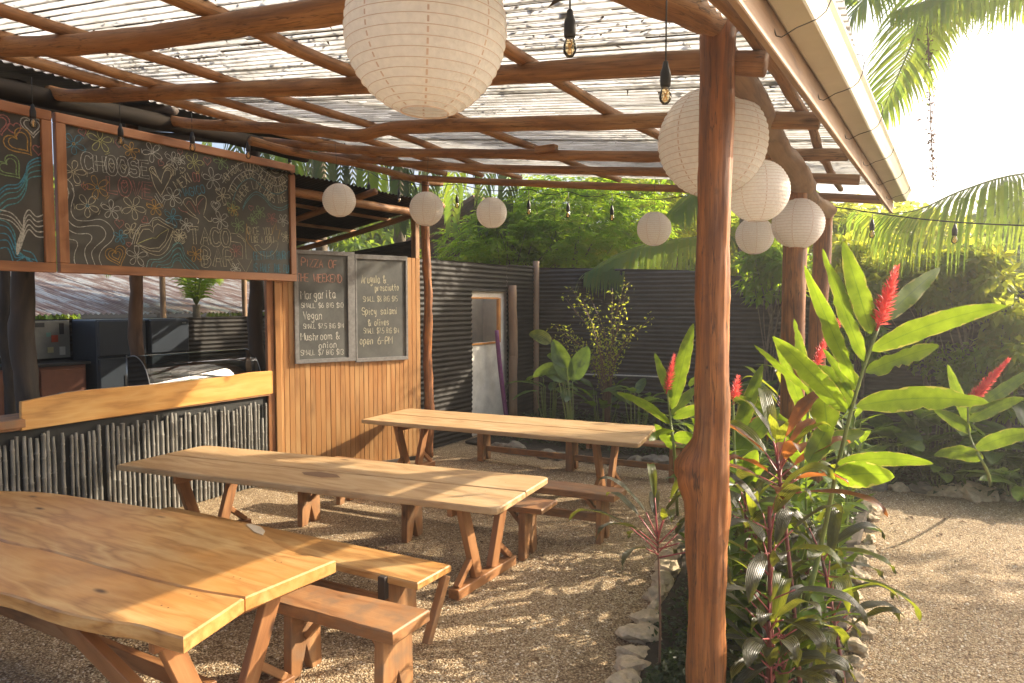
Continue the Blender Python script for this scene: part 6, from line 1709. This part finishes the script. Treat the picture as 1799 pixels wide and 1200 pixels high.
def ginger_traced(name, dep0, stem, leaves, flower, label, base, frad=.055, m=L_GINGER, group='red gingers'):
    t = plant(name, base, label, 'plant', group)
    S3 = [V3(*base)] + [D(p[0], p[1], p[2] if len(p) > 2 else dep0) for p in stem]
    b = MB(); tube(b, S3, [.018, .014, .010, .007], seg=9, n=30); b.build('stem', M_STEMG, t, smooth=True)
    for (bx, by, tx, ty, wp, dd, lift, rg) in leaves:
        b0 = D(bx, by, dep0); tp = D(tx, ty, dep0 + dd); ln = np.linalg.norm(tp - b0)
        nrm = NC * .8 - np.array(sdir) * .55 + V3(0, 0, .15) + rnd_unit(1)[0] * .2
        big_leaf('leaf', b0, tp, wp * .88 * dep0 / FPX, sag=V3(0, 0, lift * ln), normal=nrm, m=m, parent=t, nu=22, ragged=rg + .10, fold=.14, wave=.07)
    for f_ in flower: bract_flower(t, D(f_[0], f_[1], dep0), D(f_[2], f_[3], dep0), frad)
    return t
Z = lambda x, y: (1250 + x / 3.277, 380 + y / 3.277)
def LZ(bx, by, tx, ty, w_, dd, lift, rg): a_ = Z(bx, by); b_ = Z(tx, ty); return (*a_, *b_, w_ / 3.277, dd, lift, rg)
g0 = on(1392, 1120, 2, 0)
ginger_traced('red_ginger', 3.7, [(1413, 1067, 3.9), (1440, 967, 3.85), (1473, 813, 3.75), (1507, 680, 3.7), (1543, 575, 3.7)], [
    LZ(915, 775, 1700, 515, 150, -.15, .10, .05), LZ(975, 605, 1318, 295, 130, .2, .02, .06), LZ(885, 900, 1312, 745, 150, .1, .04, .45), LZ(920, 680, 758, 145, 140, .12, .0, .05),
    LZ(880, 840, 640, 185, 110, .1, -.02, .55), LZ(830, 975, 535, 280, 120, -.1, -.02, .5), LZ(775, 1130, 350, 690, 150, -.25, .05, .03), LZ(830, 1095, 1600, 1075, 170, .0, .10, .35),
    LZ(560, 1010, 245, 740, 60, -.1, .0, .4), LZ(800, 1110, 640, 860, 150, .25, .1, .3), LZ(820, 1060, 640, 760, 60, .3, .1, .3), LZ(850, 1000, 690, 850, 120, .4, .05, .2),
    (1470, 815, 1640, 815, 34, -.1, .12, .1), (1468, 840, 1572, 838, 55, -.2, .14, .05), (1420, 815, 1462, 735, 45, .1, .0, .05), (1455, 760, 1440, 640, 60, .35, .0, .1)],
    [(1543, 572, 1578, 462)], 'tallest red ginger with huge backlit leaves right of the second post', (g0[0], g0[1], 0), .056)
g1 = on(1380, 900, 2, 0)
ginger_traced('red_ginger', 5.2, [(1400, 860), (1418, 740), (1432, 645)], [
    (1425, 760, 1360, 590, 26, .1, .02, .1), (1428, 720, 1500, 640, 36, .2, .06, .1), (1420, 780, 1270, 690, 30, -.2, .1, .1), (1425, 700, 1395, 560, 24, .1, .0, .5), (1415, 820, 1330, 735, 34, 0, .1, .1), (1418, 800, 1520, 760, 40, .2, .1, .1)],
    [(1434, 642, 1452, 588), (1456, 584, 1478, 560)], 'red ginger with a bent flower spike just right of the second post', (g1[0], g1[1], 0), .05)
g2_ = on(1190, 905, 2, 0)
ginger_traced('red_ginger', 6.3, [(1185, 800), (1178, 740), (1172, 688)], [
    (1180, 720, 1218, 568, 34, .2, .05, .05), (1178, 745, 1083, 690, 20, -.1, .14, .1), (1180, 730, 1225, 680, 22, .1, .1, .05), (1182, 760, 1140, 775, 26, -.3, .2, .05), (1185, 790, 1150, 745, 24, .0, .1, .05), (1183, 735, 1250, 720, 24, -.1, .2, .05), (1183, 770, 1235, 780, 26, -.2, .2, .05), (1180, 700, 1150, 620, 20, .1, 0, .1)],
    [(1172, 686, 1186, 618)], 'red ginger with its flower just left of the front post', (g2_[0], g2_[1], 0), .052)
g3 = on(1295, 960, 2, 0)
ginger_traced('red_ginger', 4.9, [(1293, 860), (1290, 780), (1288, 706)], [
    (1292, 800, 1370, 720, 40, .1, .12, .05), (1290, 820, 1215, 735, 34, .0, .1, .05), (1293, 850, 1372, 830, 40, -.2, .15, .05), (1291, 780, 1340, 640, 34, .3, .05, .1), (1292, 870, 1330, 790, 44, -.1, .1, .05), (1290, 840, 1240, 800, 30, .1, .1, .05)],
    [(1289, 704, 1298, 658)], 'red ginger with its flower just right of the front post', (g3[0], g3[1], 0), .05)
g4 = on(1740, 860, 2, 0)
ginger_traced('red_ginger', 6.6, [(1735, 830), (1705, 770), (1700, 712)], [
    (1702, 740, 1800, 700, 30, .1, .1, .05), (1705, 760, 1640, 720, 26, .0, .1, .05), (1712, 790, 1830, 760, 34, -.1, .15, .05), (1700, 745, 1665, 640, 22, .1, .0, .1), (1725, 810, 1640, 800, 36, -.2, .2, .05), (1703, 725, 1830, 640, 26, .2, .0, .1)],
    [(1702, 708, 1777, 626)], 'red ginger with a slanting flower at the right edge of the photo', (g4[0], g4[1], 0), .065)
# filler gingers without flowers in the bed
for k, (x, y, h, lab) in enumerate(((-1.15, 4.9, 1.35, 'leafy ginger clump low behind the front post'), (-.75, 5.1, 1.2, 'leafy ginger clump between the front and second posts'), (-.62, 4.55, .95, 'short ginger clump under the tallest ginger'), (-1.35, 6.2, 1.2, 'leafy ginger clump left of the second post'), (-1.05, 7.2, 1.4, 'leafy ginger clump before the third post'), (-.6, 6.8, 1.2, 'leafy ginger clump right of the second post'), (-.95, 4.2, .8, 'short ginger clump right behind the front post'), (-1.55, 7.6, 1.5, 'tall ginger clump at the far left end of the planter'),
    (-1.95, 7.5, 1.25, 'ginger clump behind the right end of the farthest table'), (-1.5, 5.9, 1.2, 'ginger clump just left of the front post in the photo'),
    (-1.75, 7.0, 1.35, 'ginger clump overhanging the right end of the farthest table'), (-1.7, 6.4, 1.15, 'ginger clump beside the right end of the farthest table, nearer the camera'),
    (-.75, 5.6, 1.0, 'ginger clump at the foot of the second post'), (-1.2, 5.5, 1.1, 'ginger clump left of the foot of the second post'), (-.65, 7.8, 1.3, 'ginger clump at the far right end of the planter'), (-.55, 4.0, .7, 'low ginger clump beside the right rim stones near the camera'), (-.5, 5.0, .85, 'low ginger clump over the right rim stones, below the big leaves'), (-1.35, 5.3, 1.0, 'ginger clump over the left rim stones behind the front post'))):
    t = plant('ginger_clump', (x, y, 0), lab, 'plant', 'ginger clumps in the planter')
    for s_ in range(4):
        bx, by = x + U(-.12, .12), y + U(-.12, .12); hh = h * U(.7, 1.0); ln_ = V3(U(-.2, .2), U(-.2, .2), 0) * hh
        C = resample([V3(bx, by, 0), V3(bx, by, hh * .5) + ln_ * .4, V3(bx, by, hh) + ln_], 12)
        b = MB(); tube(b, C, [.012, .009, .005], seg=6, n=12); b.build('stem', M_STEMG, t, smooth=True)
        a0 = U(0, PI)
        for j in range(4, 12):
            a_ = a0 + PI * (j % 2) + U(-.3, .3); dr = V3(math.cos(a_), math.sin(a_), 0); L = U(.26, .42)
            big_leaf('leaf', C[j], C[j] + dr * L * .8 + V3(0, 0, L * U(-.1, .6)), U(.05, .08), sag=V3(0, 0, L * .12), normal=V3(0, 0, 1) - dr * .3, m=L_GINGER if random.random() < .5 else L_GREEN, parent=t, nu=9, fold=.15)

# --- cordylines
def cordyline(base, top, label, n=16, L=.34, wd=.062, stalk=.14, stem=M_STEMB, tiers=1, bright=.28, orange=0.0, r=.011, face=None, droop=.6, extra=None):
    t = plant('cordyline', base, label, 'plant', 'cordylines with dark leaves'); base = V3(*base); top = V3(*top)
    C = resample([base, (base + top) / 2 + V3(.01, .0, 0), top], 20)
    b = MB(); tube(b, C, [r, r * .8, r * .7], seg=8, n=20, bump=.05); b.build('stem', stem, t, smooth=True)
    for k in range(n):
        f = k / n; a_ = k * 2.4 + U(-.2, .2); dr = V3(math.cos(a_), math.sin(a_), 0)
        el = math.radians(82 - 72 * (1 - f) ** .8 * U(.8, 1.1)) if tiers == 1 else math.radians(U(15, 80))
        p = C[-1] - (C[-1] - C[-4]) * (1 - f) * (1.0 if tiers == 1 else 6.0)
        if tiers > 1: p = C[int(19 - (1 - f) * 12)]
        d = dr * math.cos(el) + V3(0, 0, math.sin(el))
        s_ = stalk * U(.7, 1.1); e = p + d * s_
        b = MB(); tube(b, [p, (p + e) / 2, e], [.005, .004, .0035], seg=5, n=5); b.build('leaf_stalk', M_PETIOLE, t, smooth=True)
        ll = L * U(.7, 1.1); dd = droop * U(.5, 1.3)
        ll *= 1.12; tip = e + dr * ll * (.50 + .32 * math.cos(el)) + V3(0, 0, ll * (math.sin(el) * .62 - dd * .85 * (1 - math.sin(el) * .55))) + rnd_unit(1)[0] * ll * .10
        rnd = random.random(); m = L_CORDO if rnd < orange else (L_CORDG if rnd < orange + bright else L_CORD)
        big_leaf('leaf', e, tip, wd * U(.75, 1.15), sag=d * ll * .34 + V3(0, 0, ll * .10), normal=V3(0, 0, 1) * 1.0 - dr * .5 + rnd_unit(1)[0] * .35, m=m, parent=t, nu=14, fold=.3, wave=.10, prof=lambda s_: 1.95 * (s_ ** .55) * max(0.0, 1 - s_) ** .8)
    return t
c0 = on(1158, 1215, 2, 0); ct_ = D(1155, 935, float(np.dot(V3(c0[0], c0[1], .9) - CAMP, _f)))
cordyline((c0[0], c0[1], 0), ct_, 'slender single stemmed cordyline left of the front post', n=15, L=.40, wd=.078, stalk=.21, bright=.3, r=.008)
cR = on(1352, 1290, 2, 0)
dR = float(np.dot(V3(cR[0], cR[1], .5) - CAMP, _f))
cordyline((cR[0], cR[1], 0), D(1350, 1090, dR), 'low dark cordyline at the bottom right of the front post', n=20, L=.40, wd=.10, stalk=.14, stem=M_STEMR, tiers=2, r=.014, droop=.8)
cordyline((cR[0] - .03, cR[1] + .06, 0), D(1352, 890, dR + .05), 'red stemmed cordyline rising right of the front post at knee height', n=22, L=.42, wd=.105, stalk=.16, stem=M_STEMR, tiers=2, r=.014, bright=.1, droop=.8)
cordyline((cR[0] + .12, cR[1] + .25, 0), D(1365, 800, dR + .3), 'tall cordyline with orange backlit top leaves right of the front post', n=18, L=.42, wd=.12, stalk=.12, stem=M_STEMR, tiers=1, orange=.35, r=.013, droop=.4)
cordyline((cR[0] + .30, cR[1] + .55, 0), D(1440, 960, dR + .6), 'dark cordyline drooping over the right hand edging stones', n=18, L=.44, wd=.10, stalk=.14, stem=M_STEMR, tiers=2, r=.012, droop=.9)
cordyline((cR[0] + .05, cR[1] + .8, 0), D(1320, 930, dR + .9), 'dark cordyline in the middle of the planter', n=16, L=.40, wd=.10, stalk=.12, stem=M_STEMR, tiers=2, r=.012, bright=.3)
cordyline((-.62, 4.75, 0), (-.58, 4.75, .72), 'cordyline over the right rim stones, beneath the tallest ginger', n=18, L=.42, wd=.10, stalk=.12, stem=M_STEMR, tiers=2, r=.012, droop=.9, bright=.3)
cordyline((-.95, 4.6, 0), (-.95, 4.6, .95), 'cordyline between the front post and the tallest ginger', n=18, L=.40, wd=.11, stalk=.12, stem=M_STEMR, tiers=2, r=.012, droop=.7, bright=.25, orange=.1)
cordyline((-.6, 3.75, 0), (-.57, 3.75, .45), 'small cordyline at the bottom edge, right of the front post', n=16, L=.34, wd=.09, stalk=.10, stem=M_STEMR, tiers=2, r=.011, droop=.8, bright=.2)
cordyline((-1.0, 6.3, 0), (-1.0, 6.3, 1.35), 'far cordyline with reddish leaves by the second post', n=16, L=.38, wd=.08, stalk=.12, stem=M_STEMR, tiers=1, orange=.5, r=.012)

# --- planter soil, stones, ground cover
b = MB(); outl = smooth_line([(-.55, 2.3), (-.42, 3.6), (-.36, 4.6), (-.42, 6.0), (-.42, 7.4), (-.46, 8.5), (-1.0, 8.8), (-1.6, 8.4), (-1.75, 7.0), (-1.72, 5.9), (-1.58, 5.2), (-1.50, 4.4), (-1.30, 3.6), (-1.05, 2.6), (-.8, 2.1), (-.55, 2.3)], 60)[:-1]
prism(b, outl, (0, 0, .002), (1, 0, 0), (0, 1, 0), (0, 0, 1), .05, .02)
tag(b.build('planter_soil', M_SOIL), kind='structure')
b = MB(); prism(b, [(-6.05, 8.9), (-5.2, 8.75), (-4.2, 8.8), (-3.0, 9.0), (-1.6, 9.3), (-.4, 9.3), (.6, 9.35), (3.5, 9.6), (6.5, 9.8), (6.5, 11.5), (-6.05, 11.5)], (0, 0, .002), (1, 0, 0), (0, 1, 0), (0, 0, 1), .05, .02)
tag(b.build('back_bed_soil', M_SOIL), kind='structure')
ORD = ['first', 'second', 'third', 'fourth', 'fifth', 'sixth', 'seventh', 'eighth', 'ninth', 'tenth', 'eleventh', 'twelfth', 'thirteenth', 'fourteenth', 'fifteenth', 'sixteenth', 'seventeenth', 'eighteenth', 'nineteenth', 'twentieth']
def stone_row(pts, n, size, where, group, m=M_STONE, mix=0.0):
    C = resample(pts, n)
    for k in range(n):
        s_ = size * U(.65, 1.35); b = MB(); mm = M_GREYSTONE if random.random() < mix else m
        rock(b, (C[k][0] + U(-.03, .03), C[k][1] + U(-.03, .03), s_ * .25), (s_ * U(.75, 1.35), s_ * U(.75, 1.25), s_ * U(.5, .85)), random.random() * 90)
        o = b.build('edging_stone', mm)
        tag(o, f'{ORD[k]} {"grey" if mm is M_GREYSTONE else "pale"} rough stone {where}', 'stone', group)
stone_row([(-1.20, 3.0, 0), (-1.36, 3.6, 0), (-1.52, 4.3, 0), (-1.62, 5.0, 0), (-1.78, 5.9, 0), (-1.82, 6.8, 0)], 17, .10, 'from the camera along the left rim of the planter', 'stones edging the planter')
stone_row([(-.42, 3.3, 0), (-.33, 4.3, 0), (-.30, 4.9, 0), (-.38, 5.8, 0), (-.36, 6.8, 0), (-.37, 7.8, 0), (-.45, 8.4, 0)], 18, .085, 'from the camera along the right rim of the planter', 'stones edging the planter')
stone_row([(-5.3, 8.72, 0), (-4.6, 8.68, 0), (-3.9, 8.70, 0), (-3.2, 8.85, 0), (-2.3, 9.05, 0)], 12, .12, 'from the left beyond the farthest table', 'stones edging the back bed', M_GREYSTONE, .6)
stone_row([(-.4, 9.15, 0), (.1, 9.2, 0), (.5, 9.2, 0), (.9, 9.3, 0), (1.5, 9.35, 0), (2.3, 9.4, 0)], 13, .125, 'from the left below the dark plants at the right', 'stones edging the back bed', M_STONE, .3)
# small loose stones behind posts of fence at table 3
def cover(xy, n, L, m, label, hgt=.12):
    x = []; y = []
    while len(x) < n:
        k = random.choice(xy); x.append(U(k[0], k[1])); y.append(U(k[2], k[3]))
    P = np.stack([np.array(x), np.array(y), RNG.uniform(.04, hgt, n)], 1)
    Dr = rnd_unit(n) * V3(1, 1, .5) + V3(0, 0, .35); Ls = L * RNG.uniform(.6, 1.4, n)
    Vv, F = leaf_cloud(P, Dr, rnd_unit(n) * .5 + V3(0, 0, 1), Ls, Ls * .5, .2, .2)
    fast_mesh('ground_cover', Vv, F, m, kind='stuff', label=label, cat='ground cover')
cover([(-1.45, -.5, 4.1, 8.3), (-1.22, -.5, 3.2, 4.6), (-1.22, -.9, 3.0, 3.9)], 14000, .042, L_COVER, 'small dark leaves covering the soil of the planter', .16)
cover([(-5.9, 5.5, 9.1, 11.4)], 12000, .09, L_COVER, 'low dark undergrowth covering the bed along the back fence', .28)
cover([(-1.15, -.6, 4.2, 8.0)], 1500, .18, L_HEDGE, 'grassy green blades between the gingers in the planter', .35)
# grass blades tuft by fence etc. handled above; fallen leaves on the gravel
n_ = 2600; P = np.stack([RNG.uniform(-6, 4, n_), RNG.uniform(2, 9, n_), RNG.uniform(.008, .014, n_)], 1)
L = RNG.gamma(2.0, .010, n_) + .01; Vv, F = leaf_cloud(P, rnd_unit(n_) * V3(1, 1, .08), rnd_unit(n_) * .25 + V3(0, 0, 1), L, L * .5)
fast_mesh('fallen_leaf_litter', Vv, F, L_DRY, kind='stuff', label='tiny dry leaves fallen on the gravel', cat='leaf litter')

# trees placed for their shade on the left fence, bar and yard
def side_tree(x, y, h, R, n, lab):
    t = plant('leafy_tree', (x, y, 0), lab, 'tree'); _, cc = crown_cloud(t, (x, y, h), (R, R, R * .6), n, .3, L_HEDGE, clump=34); branches(t, (x, y, 0), cc, .14, 16)
def hi_tree(x, y, c, R, n, lab, L=.2, m=L_HEDGE):
    t = plant('leafy_tree', (x, y, 0), lab, 'tree'); _, cc = crown_cloud(t, c, R, n, L, m, clump=36)
    b = MB(); tube(b, [(x, y, 0), (x + .05, y, c[2] * .5), (x + .1, y, c[2])], [.12, .1, .06], seg=9, n=14, bump=.1)
    for q in cc[:16]: tube(b, [V3(x + .1, y, c[2] - .2), (V3(x, y, c[2] + .3) + q) / 2, q], [.04, .03, .01], seg=5, n=8)
    b.build('trunk', M_BARK, t, smooth=True)
hi_tree(-3.0, 13.6, (-3.2, 13.6, 5.2), (2.0, 1.3, 1.0), 5500, 'leafy tree added above the feathery tree to shade the iron fence, behind the clear roof', .17, L_BRIGHT)  # crown added to keep direct sun off the left fence
hi_tree(-3.4, 14.0, (-.5, 13.6, 8.8), (2.2, 1.8, 1.4), 5200, 'tall leafy tree whose crown shows at the top right beside the gutter', .2)
side_tree(7.5, 12.5, 5.6, 2.0, 1300, 'unseen leafy tree added right of the yard to dapple it with shade')  # unseen tree, added so its leaves dapple the gravel
side_tree(4.8, 15.5, 6.2, 2.0, 2000, 'leafy tree behind the right hand fence, above the frame') if False else None
